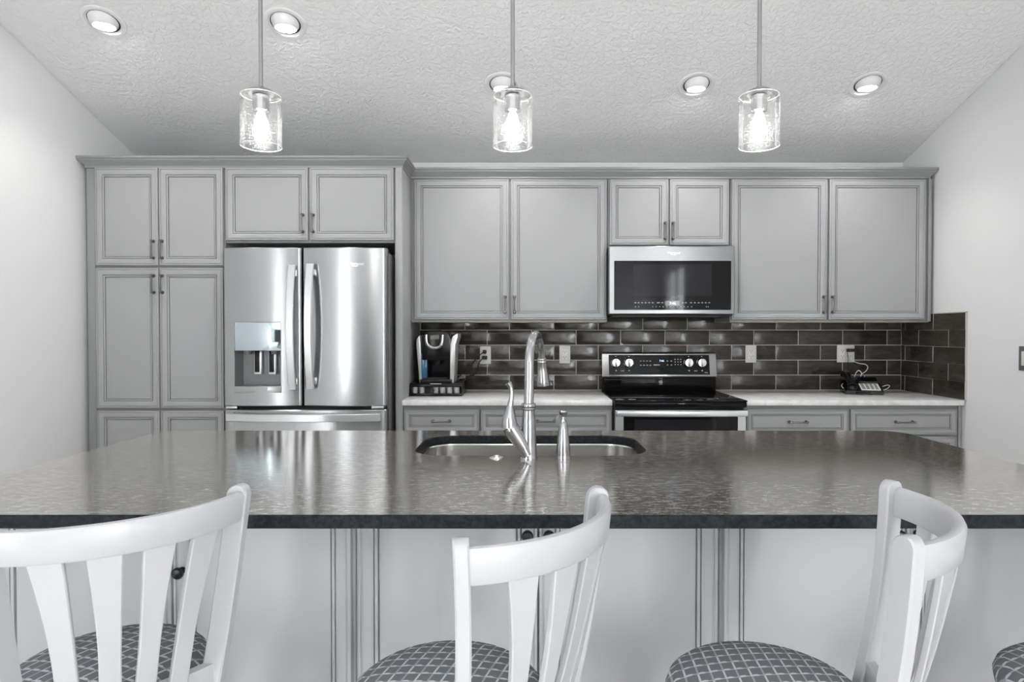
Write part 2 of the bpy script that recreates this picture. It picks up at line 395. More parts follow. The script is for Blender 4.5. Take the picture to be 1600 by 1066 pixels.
def cabinet(label, x0, x1, yf, yb, z0, z1, doors=(), drawers=(), pm=M_cab, cm=M_carc, name='cabinet', cat='cabinet', under=None, toe=0, knobs=False, group=None, handle_m=M_pewter, openbox=False):
    """doors: (x0,x1,z0,z1,handle_x,handle_z); drawers: (x0,x1,z0,z1)"""
    t = thing(name, label, cat, ((x0 + x1) / 2, (yf + yb) / 2, z0), group)
    yc = yf + .0205; b = nb(); zb = z0 + (toe and .1)
    if openbox:
        w = .018
        b.box(x0, x0 + w, yc, yb, zb, z1).box(x1 - w, x1, yc, yb, zb, z1).box(x0 + w, x1 - w, yc, yb, zb, zb + w).box(x0 + w, x1 - w, yb - w, yb, zb + w, z1)
        b.box(x0 + w, x1 - w, yc, yc + w, zb + w, z1)
    else: b.box(x0, x1, yc, yb, zb, z1, .0008, 1)
    obj('carcass', b, cm, t)
    if toe: obj('toe_kick', nb().box(x0 + .001, x1 - .001, yc + .06, yb - .02, z0, zb), cm, t)
    if under: obj('underside', nb().box(x0 + .004, x1 - .004, yc + .004, yb - .004, z0 - .004, z0), under, t)
    for d in doors:
        o = obj('door', door_bm(*d[:4], yf), pm, t)
        if len(d) > 4: obj('knob' if knobs else 'handle', (knob_bm if knobs else pull_bm)(d[4], d[5], yf + .001), handle_m, o)
    for d in drawers:
        o = obj('drawer', door_bm(*d, yf, .72), pm, t)
        obj('handle', pull_bm((d[0] + d[1]) / 2, (d[2] + d[3]) / 2, yf + .001, .096, False), handle_m, o)
    return t
DT, DU, DB = 3.69, 3.95, 3.69      # door-face distances: tall, wall and base cabinets
Z1T = PZ(262, DT)
xa, xb, xc, xd = PX(149, DT), PX(247.3, DT), PX(249.2, DT), PX(348.5, DT)
cabinet('tall grey pantry cabinet at the far left beside the refrigerator, six panelled doors', -2.525, PX(351, DT), DT, DW - .002, 0, 2.262, [
    (xa, xb, PZ(415, DT), Z1T, PX(240.5, DT), PZ(390, DT)), (xc, xd, PZ(415, DT), Z1T, PX(254, DT), PZ(390, DT)),
    (xa, xb, PZ(638, DT), PZ(419, DT), PX(240.5, DT), PZ(444, DT)), (xc, xd, PZ(638, DT), PZ(419, DT), PX(254, DT), PZ(444, DT)),
    (xa, xb, .12, PZ(642, DT)), (xc, xd, .12, PZ(642, DT))], name='pantry_cabinet', toe=1)
pant = [o for o in COL.objects if o.name == 'pantry_cabinet'][0]
obj('filler_strip', nb().box(-2.524, PX(147, DT), DT + .012, DT + .0215, .1, 2.25, .002), M_carc, pant)
cabinet('grey two-door cabinet above the stainless refrigerator', PX(352, DT), PX(616, DT), DT, DW - .002, PZ(379, DT), 2.262, [
    (PX(353, DT), PX(481.5, DT), PZ(375.5, DT), Z1T, PX(474, DT), PZ(349, DT)), (PX(484.5, DT), PX(615, DT), PZ(375.5, DT), Z1T, PX(490, DT), PZ(349, DT))], name='overhead_cabinet')
pn = thing('fridge_side_panel', 'tall grey panel closing the right side of the refrigerator bay', 'panel', (PX(622, DT), 3.95, 0))
obj('panel', nb().box(PX(616, DT) + .001, PX(628.5, DT), DT + .02, DW - .002, 0, 2.262, .001), M_cab, pn)
obj('front_stile', nb().box(PX(617.5, DT) + .001, PX(628.5, DT) + .0, DT + .008, DT + .02, .0, 2.255, .002), M_cab, pn)
XPAN = PX(628.5, DT)
ZU0, ZU1 = PZ(499.5, DU), PZ(280, DU)
def wallcab(label, a, b_, d1, d2, z0px, hz, fill=None, under=True):
    z0 = PZ(z0px, DU)
    return cabinet(label, a, b_, DU, DW - .002, z0 - .012, 2.262, [
        (PX(d1[0], DU), PX(d1[1], DU), z0, ZU1, PX(d1[2], DU), PZ(hz, DU)), (PX(d2[0], DU), PX(d2[1], DU), z0, ZU1, PX(d2[2], DU), PZ(hz, DU))],
        under=M_wood if under else None, name='wall_cabinet')
wallcab('large grey two-door wall cabinet above the coffee maker', XPAN + .001, PX(949.5, DU), (647.5, 795, 789), (798.5, 947.5, 804), 499.5, 476)
wallcab('short grey two-door wall cabinet directly over the microwave', PX(950, DU), PX(1141, DU), (952.5, 1043.5, 1039), (1046.5, 1138.5, 1051), 383, 361, under=False)
rc = wallcab('large grey two-door wall cabinet at the right, above the telephone', PX(1142, DU), PX(1456, DU), (1143.5, 1292, 1287), (1295.5, 1446, 1300.5), 499.5, 476)
obj('filler_strip', nb().box(PX(1451, DU), PX(1456, DU) + .001, DU + .006, DU + .0215, ZU0 - .012, 2.25, .002), M_carc, rc)

def crown(path, z0):
    prof = [(-.018, -.004), (.0, -.004), (.004, -.003), (.005, .005), (.0035, .008), (.007, .012), (.014, .022), (.022, .030), (.024, .034), (.0285, .034), (.030, .042), (.034, .047), (.036, .048), (.036, .058), (.032, .0605), (-.018, .0605)]
    P = [Vector((x, y)) for x, y in path]; n = len(P); rows = []
    for o, z in prof:
        row = []
        for i, p in enumerate(P):
            ds = []
            if i > 0: ds.append((p - P[i - 1]).normalized())
            if i < n - 1: ds.append((P[i + 1] - p).normalized())
            ns = [Vector((d.y, -d.x)) for d in ds]
            m = ns[0] if len(ns) == 1 else (ns[0] + ns[1]) / (1 + ns[0].dot(ns[1]))
            q = p + m * o; row.append((q.x, q.y, z0 + z))
        rows.append(row)
    b = nb(); t = bmesh.new()
    vs = [[t.verts.new(q) for q in r] for r in rows]; k = len(vs)
    for a in range(k):
        for i in range(n - 1): t.faces.new((vs[a][i], vs[a][i + 1], vs[(a + 1) % k][i + 1], vs[(a + 1) % k][i]))
    for i in (0, n - 1): t.faces.new([vs[a][i] for a in range(k)])
    return b.add(t)
cr = obj('crown_moulding', crown([(-2.525, DW - .01), (-2.525, DT + .012), (XPAN, DT + .012), (XPAN, DU + .012), (2.499, DU + .012), (2.499, DW - .01)], PZ(262, DT) + .004), M_carc)
cr['label'] = 'grey stepped crown moulding running along the cabinet tops'; cr['category'] = 'moulding'

# base cabinets
ZD1, ZD0 = PZ(641, DB), PZ(675.5, DB)
def basecab(label, a, b_, d0, d1, zt=641, zb=675.5, split=True):
    z1, z0 = PZ(zt, DB), PZ(zb, DB); x0, x1 = PX(d0, DB, 650), PX(d1, DB, 650); mdx = (x0 + x1) / 2
    ds = [(x0, mdx - .0015, .12, z0 - .012, mdx - .03, z0 - .08), (mdx + .0015, x1, .12, z0 - .012, mdx + .03, z0 - .08)]
    return cabinet(label, a, b_, DB, DW - .002, 0, .883, ds, [(x0, x1, z0, z1)], name='base_cabinet', toe=1)
xm = PX(750, DB, 650)
basecab('grey base cabinet under the coffee maker with one narrow drawer', XPAN + .001, xm - .0005, 631, 748)
basecab('grey base cabinet with a wide drawer, left of the range', xm + .0005, PX(957.5, DB, 650), 752, 955)
xm = PX(1328, DB, 650)
basecab('grey base cabinet with a drawer, immediately right of the range', PX(1165, DB, 650), xm - .0005, 1167, 1326, 640, 679)
rb = basecab('grey base cabinet in the right corner against the white wall', xm + .0005, XR - .02, 1330, 1496, 640, 679)
obj('filler_strip', nb().box(XR - .0195, XR - .0035, DB + .012, DB + .0215, .1, .883, .001), M_cab, rb)

def counter(name, label, x0, x1, y0, y1, z0, z1, m, cat='countertop'):
    o = obj(name, nb().box(x0, x1, y0, y1, z0, z1, .0025, 2), m); o['label'] = label; o['category'] = cat; return o
ZK = .9145
counter('countertop', 'white quartz countertop holding the coffee maker, left of the range', XPAN - .004 + .005, PX(957, 3.668, 625), 3.668, DW - .009, .884, ZK, M_quartz)
counter('countertop', 'white quartz countertop with the telephone, right of the range', PX(1165.5, 3.668, 625), XR - .009, 3.668, DW - .009, .884, ZK, M_quartz)

# ------------------------------------------------------------------ backsplash
bs = thing('tile_backsplash', 'glossy taupe subway tile backsplash along the back wall under the wall cabinets', 'backsplash', (1.0, DW, ZK))
bs2 = thing('tile_backsplash', 'short return of taupe subway tile on the right side wall', 'backsplash', (XR, 3.98, ZK))
PIT, RH, G = .298, .1006, .0040
def tile(b, c0, c1, z0, z1, side):
    t = bmesh.new(); bmesh.ops.create_cube(t, size=1); dz = random.uniform(-.0006, .0006)
    for v in t.verts:
        u = c0 + (v.co.x + .5) * (c1 - c0); z = z0 + (v.co.z + .5) * (z1 - z0); w = -(v.co.y - .5) * .0065 + (dz if v.co.y < 0 else 0) + random.uniform(-.0004, .0004) * (v.co.y < 0)
        v.co = Vector((u, DW - .001 - w, z)) if side == 'b' else Vector((XR - .001 - w, u, z))
    bmesh.ops.bevel(t, geom=t.edges[:], offset=.0016, segments=2, affect='EDGES', profile=.6)
    b.add(t)
tb, ts = nb(), nb(); z = .9165; xb0, xb1 = XPAN + .003, XR - .009
for r in range(6):
    z0, z1 = z + r * RH + G / 2, z + (r + 1) * RH - G / 2
    x = PX(1281.7, DW) - 12 * PIT + (PIT / 2 if r % 2 else 0)
    while x < xb1:
        a, c = max(x + G / 2, xb0), min(x + PIT - G / 2, xb1)
        if c - a > .008: tile(tb, a, c, z0, z1, 'b')
        x += PIT
    if r < 5:
        y = 4.105 - 3 * .29 if r % 2 else 3.96 - 3 * .29
        while y < DW - .009:
            a, c = max(y + G, 3.668), min(y + .29 - G, DW - .009)
            if c - a > .006: tile(ts, a, c, z0, z1, 's')
            y += .29
obj('tiles', tb, M_tile, bs); obj('tiles', ts, M_tile, bs2)
obj('grout', nb().box(xb0 - .001, xb1 + .002, DW - .0066, DW - .0005, ZK + .0005, z + 6 * RH), M_grout, bs)
obj('grout', nb().box(XR - .0060, XR - .0005, 3.668, DW - .0075, ZK + .0005, z + 5 * RH), M_grout, bs2)
obj('edge_trim', nb().box(XR - .0085, XR - .0003, 3.662, 3.668, ZK + .0005, z + 5 * RH + .004).box(XR - .0085, XR - .0003, 3.662, DW - .35, z + 5 * RH, z + 5 * RH + .004), M_grout, bs2)

# ------------------------------------------------------------------ outlets and switch
def receptacle(parent, cx, cz, yf):
    f = obj('receptacle', nb().box(cx - .0165, cx + .0165, yf - .002, yf, cz - .0335, cz + .0335, .0008), M_plate2, parent)
    for dz in (-.0195, .0195):
        s = nb(); s.box(cx - .0085, cx - .006, yf - .0024, yf - .0018, cz + dz - .002, cz + dz + .007).box(cx + .006, cx + .0085, yf - .0024, yf - .0018, cz + dz - .002, cz + dz + .007)
        s.lathe([(.0028, 0), (.0028, .0006)], (cx, yf - .0018, cz + dz - .008), 10, 'Y')
        obj('socket_holes', s, M_dark, f)
def plate(name, label, cx, cz, w, h, gangs=1, yf=DW - .0075):
    t = thing(name, label, 'outlet', (cx, yf, cz), None)
    obj('cover_plate', nb().box(cx - w / 2, cx + w / 2, yf - .005, yf, cz - h / 2, cz + h / 2, .002), M_plate, t)
    for g in range(gangs): receptacle(t, cx + (g - (gangs - 1) / 2) * .046, cz, yf - .005)
    return t
yO = DW - .0075
def op(x, y): p = at(x, y, yO); return p.x, p.z
plate('wall_outlet', 'beige wall outlet beside the coffee maker with two black plugs in it', *op(758.5, 555), .073, .118)
plate('wall_outlet', 'empty duplex wall outlet between the faucet and the range', *op(882.5, 554), .073, .118)
plate('wall_outlet', 'empty duplex wall outlet just right of the range', *op(1173, 553), .073, .118)
plate('wall_outlet', 'wide double wall outlet above the telephone with a black charger', *op(1321, 552.5), .118, .118, 2)
sw = thing('light_switch', 'grey-edged light switch on the white right wall at the picture edge', 'light switch', (XR, 3.2, PZ(560, 3.25)))
sz = at(1594, 560, 3.27).z
obj('cover_plate', nb().box(XR - .006, XR - .0005, 3.16, 3.275, sz - .062, sz + .062, .002), M_steels, sw)
obj('rocker', nb().box(XR - .010, XR - .005, 3.182, 3.253, sz - .036, sz + .036, .002), M_plate2, sw)

# ------------------------------------------------------------------ refrigerator
FX0, FXm, FXn, FX1 = PX(346, 3.55), PX(469, 3.55), PX(471, 3.55), PX(602, 3.55)
FZ1, FZ0 = PZ(386.5, 3.55), PZ(635, 3.55)
fr = thing('refrigerator', 'stainless french-door refrigerator with ice dispenser and bottom freezer drawer', 'refrigerator', ((FX0 + FX1) / 2, 3.9, 0))
YB = 3.63
obj('cabinet_body', nb().box(FX0 + .008, FX1 + .002, YB + .008, 4.26, .03, FZ1 - .022, .004), M_steels, fr)
obj('hinge_cover', nb().box(FX0 + .01, FX0 + .12, YB - .03, YB + .12, FZ1 - .021, FZ1 - .002, .004), M_bmatte, fr)
obj('hinge_cover', nb().box(FX1 - .12, FX1 - .01, YB - .03, YB + .12, FZ1 - .021, FZ1 - .002, .004), M_bmatte, fr)
BUL = .022
def dprof(u):
    """depth of the contoured door face across its width, 0..1"""
    e = min(u, 1 - u); r = .0 if e > .035 else (1 - math.sqrt(max(0, 1 - (1 - e / .035) ** 2))) * .014
    return BUL * ((2 * u - 1) ** 2) * .9 + r
def fdoor(name, x0, x1, z0, z1, yf, cut=None):
    b = nb(); t = bmesh.new()
    us = sorted(set([0, .003, .008, .015, .025, .035] + [1 - q for q in (0, .003, .008, .015, .025, .035)] + [i / 28 for i in range(1, 28)]))
    if cut: us = sorted([u for u in us if min(abs(u - (c - x0) / (x1 - x0)) for c in cut[:2]) > .012] + [(c - x0) / (x1 - x0) for c in cut[:2]])
    zs = [z0, z0 + .004, z1 - .004, z1]
    if cut: zs = sorted(zs + [cut[2], cut[3]])
    g = {}
    for i, u in enumerate(us):
        for j, zz in enumerate(zs):
            g[i, j] = t.verts.new((x0 + u * (x1 - x0), yf + dprof(u) + (.004 if j in (0, len(zs) - 1) else 0), zz))
    for i in range(len(us) - 1):
        for j in range(len(zs) - 1):
            if cut:
                uc = x0 + (us[i] + us[i + 1]) / 2 * (x1 - x0); zc = (zs[j] + zs[j + 1]) / 2
                if cut[0] < uc < cut[1] and cut[2] < zc < cut[3]: continue
            t.faces.new((g[i, j], g[i + 1, j], g[i + 1, j + 1], g[i, j + 1]))
    bk = {}
    yb = YB
    for j in (0, len(zs) - 1):
        for i in range(len(us)): bk[i, j] = t.verts.new((x0 + us[i] * (x1 - x0), yb, zs[j]))
        for i in range(len(us) - 1): t.faces.new((g[i, j], g[i + 1, j], bk[i + 1, j], bk[i, j]))
    J = len(zs) - 1
    for i in (0, len(us) - 1): t.faces.new([g[i, j] for j in range(J + 1)] + [bk[i, J], bk[i, 0]])
    return obj(name, b.add(t), M_steel, fr, 25)
cut = (PX(366.5, 3.56), PX(439, 3.56), PZ(604, 3.56), PZ(503.5, 3.56))
dl = fdoor('door', FX0, FXm, FZ0, FZ1, 3.55, cut)
dr = fdoor('door', FXn, FX1, FZ0, FZ1, 3.55)
c0, c1, c2, c3 = cut
zmid = PZ(548, 3.56)
yd = 3.5535
cav = nb()
for (a, b_) in (((c0, c1), None),):
    yb = 3.622; t = bmesh.new()
    o8 = [t.verts.new(p) for p in ((c0, yd + .003, c2), (c1, yd + .003, c2), (c1, yd + .003, zmid), (c0, yd + .003, zmid), (c0 + .02, yb, c2 + .004), (c1 - .02, yb, c2 + .004), (c1 - .02, yb, zmid), (c0 + .02, yb, zmid))]
    for q in ((0, 1, 5, 4), (1, 2, 6, 5), (2, 3, 7, 6), (3, 0, 4, 7), (4, 5, 6, 7)): t.faces.new([o8[i] for i in q])
    cav.add(t)
M_cav = mat('dispenser_recess', (0.20, 0.20, 0.205), 0.3, 0.3)
obj('dispenser_recess', cav, M_cav, dl)
obj('dispenser_panel', nb().box(c0, c1, yd + .002, yd + .03, zmid, c3, .0015), M_mirror, dl)
obj('dispenser_tray', nb().box(c0 - .002, c1 + .002, yd - .003, yd + .03, PZ(614, 3.56), c2 + .002, .003), M_steel, dl)
obj('dispenser_frame', nb().box(c0 - .003, c0, yd - .001, yd + .02, c2, c3).box(c1, c1 + .003, yd - .001, yd + .02, c2, c3).box(c0 - .003, c1 + .003, yd - .001, yd + .02, c3, c3 + .003), M_steel, dl)
for px_ in (403, 425.5):
    xc_ = PX(px_, 3.6); za, zb_ = PZ(585, 3.6), PZ(547, 3.6)
    obj('paddle', nb().box(xc_ - .021, xc_ + .021, 3.592, 3.612, za, zb_, .003).box(xc_ - .017, xc_ + .010, 3.590, 3.594, za + .012, zb_ - .004, .001, mi=1), [M_steelh, M_bplast], dl)
for px_ in (388, 430):
    xc_ = PX(px_, 3.6); obj('nozzle', nb().lathe([(.016, -.02), (.022, 0), (.022, .004)], (xc_, 3.59, zmid - .002), 16), M_cav, dl)
def bar_handle(pts_c, w, th, vert, parent, ends):
    """flat bar that bows outward, with two stand-off posts"""
    b = nb(); t = bmesh.new(); rows = []
    n = len(pts_c)
    for x, y, z in pts_c:
        s = Vector((w / 2, 0, 0)) if vert else Vector((0, 0, w / 2)); c = Vector((x, y, z)); d = Vector((0, th / 2, 0)); q = .0035
        sn = s.normalized() * q
        rows.append([t.verts.new(p) for p in (c - s + sn - d, c + s - sn - d, c + s - d * .3, c + s + d * .5, c + s - sn + d, c - s + sn + d, c - s + d * .5, c - s - d * .3)])
    for a, e in zip(rows, rows[1:]):
        for k in range(8): t.faces.new((a[k], a[(k + 1) % 8], e[(k + 1) % 8], e[k]))
    t.faces.new(rows[0]); t.faces.new(rows[-1][::-1]); b.add(t)
    for i in ends:
        x, y, z = pts_c[i]
        if vert: b.box(x - w * .32, x + w * .32, y, 3.572, z - .018, z + .018, .003)
        else: b.box(x - .018, x + .018, y, 3.572, z - w * .32, z + w * .32, .003)
    return obj('handle', b, M_steelh, parent)
def vh(px0, y0, y1, parent, w):
    za, zb_ = PZ(y1, 3.53), PZ(y0, 3.53); xx = PX(px0, 3.53, 500); P = []
    for k in range(17):
        t = k / 16 * 2 - 1; P.append((xx, 3.531 - .042 * (1 - t * t), za + (zb_ - za) * k / 16))
    bar_handle(P, w, .014, True, parent, (1, 15))
vh(456.5, 414, 609, dl, .042); vh(484.5, 412, 608, dr, .042)
# freezer drawer
zt_ = PZ(641, 3.55)
dw = fdoor('freezer_drawer', FX0, FX1, .08, zt_, 3.55)
P = []
for k in range(21):
    t = k / 20 * 2 - 1; P.append((PX(352.5, 3.53) + (PX(594, 3.53) - PX(352.5, 3.53)) * k / 20, 3.531 - .045 * (1 - t * t), PZ(652.5, 3.53)))
bar_handle(P, .042, .014, False, dw, (1, 19))
obj('lower_hinge', nb().box(PX(348, 3.55), PX(366, 3.55), 3.575, YB, PZ(639.5, 3.55), PZ(636, 3.55), .001), M_steelh, fr)
obj('lower_hinge', nb().box(PX(578, 3.55), PX(597, 3.55), 3.575, YB, PZ(639.5, 3.55), PZ(636, 3.55), .001), M_steelh, fr)
obj('gasket', nb().box(FX0 + .01, FX1 - .01, YB - .006, YB + .01, .07, FZ1 - .01), M_bmatte, fr)
obj('foot', nb().box(FX0 + .05, FX1 - .05, YB + .05, 4.2, 0, .031), M_bmatte, fr)
def logo(parent, cx, cz, yf, size):
    u = 0
    l = text_mesh('logo', 'Whirlpool', size, (cx, yf, cz), M_steelh, parent, .0006)
    sw_ = nb()
    for rx, rz, a0, a1 in ((size * 1.35, size * .62, 2.9, 5.9), (size * 1.1, size * .5, 3.3, 5.6)):
        sw_.tube([(cx - size * .1 + rx * math.cos(a0 + (a1 - a0) * k / 24), yf - .0003, cz - size * .05 + rz * math.sin(a0 + (a1 - a0) * k / 24)) for k in range(25)], [.0002 + .0007 * math.sin(PI * k / 24) for k in range(25)], 6)
    obj('logo_swoosh', sw_, M_steelh, parent)
lx, lz = PX(556, 3.555), PZ(412.5, 3.555)
logo(dr, lx, lz, 3.55 + dprof((lx - FXn) / (FX1 - FXn)) - .0008, .022)

# ------------------------------------------------------------------ microwave
DM = 3.843
mx0, mx1 = PX(951.5, DM), PX(1148, DM); mz1, mz0 = PZ(384.5, DM), PZ(491, DM)
mw = thing('microwave', 'stainless over-the-range microwave with a black glass door, mounted above the range', 'microwave', ((mx0 + mx1) / 2, 4.05, mz0))
obj('body', nb().box(PX(950, DU) + .003, PX(1141, DU) - .003, DM + .045, DW - .002, mz0 - .006, PZ(383, DU) - .0135, .002), M_bmatte, mw)
obj('vent_grille', nb().box(mx0 + .02, mx1 - .02, DM + .02, DM + .3, mz0 - .018, mz0 - .0055, .003), M_bmatte, mw)
gx0, gx1, gz1, gz0 = PX(959.5, DM), PX(1142.5, DM), PZ(407.5, DM), PZ(484.5, DM)
b = nb(); t = bmesh.new()
o_ = rrect(mx0, mx1, mz0, mz1, .004, 3); i_ = rrect(gx0, gx1, gz0, gz1, .005, 3)
lay = [[(x, DM + .045, z) for x, z in o_], [(x, DM + .004, z) for x, z in o_], [(x, DM, z) for x, z in rrect(mx0 + .004, mx1 - .004, mz0 + .004, mz1 - .004, .003, 3)], [(x, DM, z) for x, z in i_], [(x, DM + .006, z) for x, z in i_]]
b.strip(lay, True)
md = obj('door', b, M_steelm, mw)
obj('door_glass', nb().prism([(x, DM + .003, z) for x, z in i_], (0, .03, 0)), M_gloss, md)
wx0, wx1, wz1, wz0 = PX(990, DM), PX(1112, DM), PZ(413, DM), PZ(462, DM)
obj('window_mesh', nb().box(wx0, wx1, DM + .0024, DM + .0032, wz0, wz1).box(wx0 + .018, wx1 - .022, DM + .0020, DM + .0026, wz0 + .002, wz1 - .018), M_grille, md)
obj('display', nb().box(PX(1039, DM), PX(1062, DM), DM + .0018, DM + .003, PZ(478, DM), PZ(470, DM)), M_disp, md)
text_mesh('clock_digits', '7:46', .022, (PX(1051, DM), DM + .0014, PZ(474.3, DM)), M_digit, md, .0002)
lg = nb()
for px_ in (993, 998, 1003.5, 1009, 1014.5, 1020, 1028, 1030, 1035, 1067, 1072, 1080, 1086, 1092, 1097.5, 1103, 1108.5):
    lg.box(PX(px_ - 1.3, DM), PX(px_ + 1.3, DM), DM + .0020, DM + .003, PZ(473.6, DM), PZ(472.6, DM))
for px_ in (993, 998, 1020, 1025.5, 1031, 1036.5, 1042, 1047.5, 1053, 1058.5, 1064, 1069.5, 1075, 1081, 1104, 1107):
    lg.box(PX(px_ - .6, DM), PX(px_ + .6, DM), DM + .0020, DM + .003, PZ(480, DM), PZ(478.8, DM))
obj('button_legend', lg, M_print, md)
logo(mw, PX(1052.5, DM), PZ(395.5, DM), DM - .0012, .018)

# ------------------------------------------------------------------ range
rg = thing('range', 'stainless electric range with black glass cooktop between the two white countertops', 'oven range', (PX(1061, 3.7), 3.95, 0))
rx0, rx1 = PX(958.5, 3.668, 630), PX(1164.5, 3.668, 630)
ct = PZ(625.5, 3.64)
obj('body', nb().box(rx0 + .004, rx1 - .004, 3.69, 4.27, .05, ct - .03, .002), M_bmatte, rg)
obj('foot', nb().box(rx0 + .05, rx1 - .05, 3.75, 4.2, 0, .051), M_bmatte, rg)
obj('cooktop', nb().box(rx0 + .0005, rx1 - .0005, 3.625, 4.215, ct - .010, ct, .004, 3).box(rx0 + .002, rx1 - .002, 3.628, 4.1, ct - .042, ct - .009, .008, 3), M_gloss, rg)
el = nb()
for ex, ey, er in ((.19, 3.80, .115), (.56, 3.80, .09), (.19, 4.06, .08), (.56, 4.06, .10)):
    for rr in (er, er * .6): el.strip([[(rx0 + ex + q * math.cos(a / 40 * 2 * PI), ey + q * math.sin(a / 40 * 2 * PI), ct + .0003) for a in range(40)] for q in (rr, rr - .0015)], True)
obj('burner_marking', el, M_grille, rg)
bz0, bz1 = PZ(588.5, 4.2), PZ(550.5, 4.22)
b0, b1 = PX(941, 4.2, 570), PX(1120, 4.2, 570)
obj('riser', nb().box(b0 + .001, b1 - .001, 4.215, 4.275, ct - .02, bz0 + .01, .002).box(b0 + .012, b1 - .02, 4.209, 4.217, ct + .012, bz0 - .014, .004), M_gloss, rg)
bgd = nb(); 
bgd.prism([(b0, 4.195, bz0), (b0, 4.283, bz0), (b0, 4.283, bz1 - .006), (b0, 4.262, bz1), (b0, 4.230, bz1 - .002), (b0, 4.222, bz1 - .01)], (b1 - b0, 0, 0), bev=.003)
bk_ = obj('backguard', bgd, M_steel, rg)
# control face follows the slope of the backguard
ytop, ybot = 4.222, 4.195
def fy(z): return ybot + (ytop - ybot) * (z - bz0) / (bz1 - .01 - bz0)
gx0, gx1, ga, gb = PX(951.5, 4.2, 570), PX(1109, 4.2, 570), bz0 + .012, bz1 - .018
obj('control_glass', nb().prism([(gx0, fy(ga) - .0012, ga), (gx1, fy(ga) - .0012, ga), (gx1, fy(gb) - .0012, gb), (gx0, fy(gb) - .0012, gb)], (0, .004, 0)), M_gloss, bk_)
for px_ in (963, 983.5, 1077.5, 1098):
    kx, kz = PX(px_, 4.18, 570), PZ(567, 4.19); ky = fy(kz) - .001
    kn = obj('knob', nb().lathe([(.033, 0), (.033, .003), (.030, .005), (.029, .022), (.026, .025), (.002, .0255)], (kx, ky, kz), 28, 'Y').box(kx - .005, kx + .005, ky - .034, ky - .02, kz - .024, kz + .024, .002), M_nickel, rg)
    sk = nb()
    for a in range(7):
        an = -PI / 2 + (a - 3) * .75 + PI; sk.box(kx + .038 * math.sin(an) - .0008, kx + .038 * math.sin(an) + .0008, ky - .0016, ky - .0006, kz + .038 * math.cos(an) - .0008, kz + .038 * math.cos(an) + .0008)
    obj('tick_mark', sk, M_print, kn)
lg = nb()
def mark(px_, py_, w=.8, h=.5):
    zz = PZ(py_, 4.19); y_ = fy(zz) - .0018; lg.box(PX(px_ - w, 4.19, 570), PX(px_ + w, 4.19, 570), y_, y_ + .001, zz - h * .0042, zz + h * .0042)
for px_ in (1002, 1007, 1012, 1017): mark(px_, 564.5, 1.2); mark(px_, 571, 1.3, .6)
mark(1025, 570.6, 2.8, .7); mark(1030, 570.6, 1.6, .7)
for px_ in (1044, 1050): mark(px_, 564.5, 1.2)
for px_ in (1044, 1050): mark(px_, 570.6, 1.3)
for px_ in (1056, 1060.5, 1065):
    for py_ in (562, 566, 570): mark(px_, py_, .7, .7)
for px_ in (963, 983.5, 1077.5, 1098): mark(px_, 579.5, 1.0, 1.0); mark(px_, 557.5, 1, .4)
mark(973, 579.8, 2.6, .4); mark(1088, 579.8, 2.6, .4); mark(1104, 582.5, 2.5, .4)
obj('button_legend', lg, M_print, bk_)
zz = PZ(564.5, 4.19); text_mesh('clock_digits', '7:46', .018, (PX(1035, 4.19, 570), fy(zz) - .0018, zz), M_digit, bk_, .0002)
# oven door
oz1 = PZ(641, 3.635); dx0, dx1 = rx0 + .006, rx1 - .006
b = nb(); wi = rrect(dx0 + .047, dx1 - .047, .36, PZ(651, 3.635), .006, 3); wo = rrect(dx0, dx1, .2, oz1, .004, 3)
b.strip([[(x, 3.69, z) for x, z in wo], [(x, 3.636, z) for x, z in wo], [(x, 3.634, z) for x, z in rrect(dx0 + .002, dx1 - .002, .202, oz1 - .002, .003, 3)], [(x, 3.634, z) for x, z in wi], [(x, 3.642, z) for x, z in wi]], True)
od = obj('oven_door', b, M_steel, rg)
obj('door_window', nb().prism([(x, 3.638, z) for x, z in wi], (0, .03, 0)), M_gloss, od)
obj('inner_window', nb().box(dx0 + .11, dx1 - .17, 3.6372, 3.6385, .42, PZ(656, 3.635)), M_grille, od)
P = []
for k in range(21):
    t = k / 20 * 2 - 1; P.append((dx0 + .006 + (dx1 - dx0 - .012) * k / 20, 3.598 - .022 * (1 - t * t), PZ(646.5, 3.60)))
b = nb(); hw_ = .016
b.strip([[(x, y - .007, z - hw_ + .003) for x, y, z in P], [(x, y - .009, z) for x, y, z in P], [(x, y - .007, z + hw_ - .003) for x, y, z in P], [(x, y - .002, z + hw_) for x, y, z in P], [(x, y + .007, z + hw_ - .003) for x, y, z in P], [(x, y + .007, z - hw_ + .003) for x, y, z in P], [(x, y - .002, z - hw_) for x, y, z in P], [(x, y - .007, z - hw_ + .003) for x, y, z in P]])
b.box(P[0][0] - .002, P[0][0] + .03, 3.60, 3.634, P[0][2] - .011, P[0][2] + .011, .003).box(P[-1][0] - .03, P[-1][0] + .002, 3.60, 3.634, P[0][2] - .011, P[0][2] + .011, .003)
obj('handle', b, M_steelh, od)
obj('storage_drawer', nb().box(dx0, dx1, 3.636, 3.69, .06, .195, .004), M_steelh, rg)

# ------------------------------------------------------------------ coffee maker, its pod drawer and pods
tx0, tx1 = -.701, -.380; tz = ZK; ty = 3.89; th = .079
XPOD = tx0
tr = thing('pod_drawer', 'low black pod storage drawer underneath the coffee maker', 'drawer', ((tx0 + tx1) / 2, 4.09, tz))
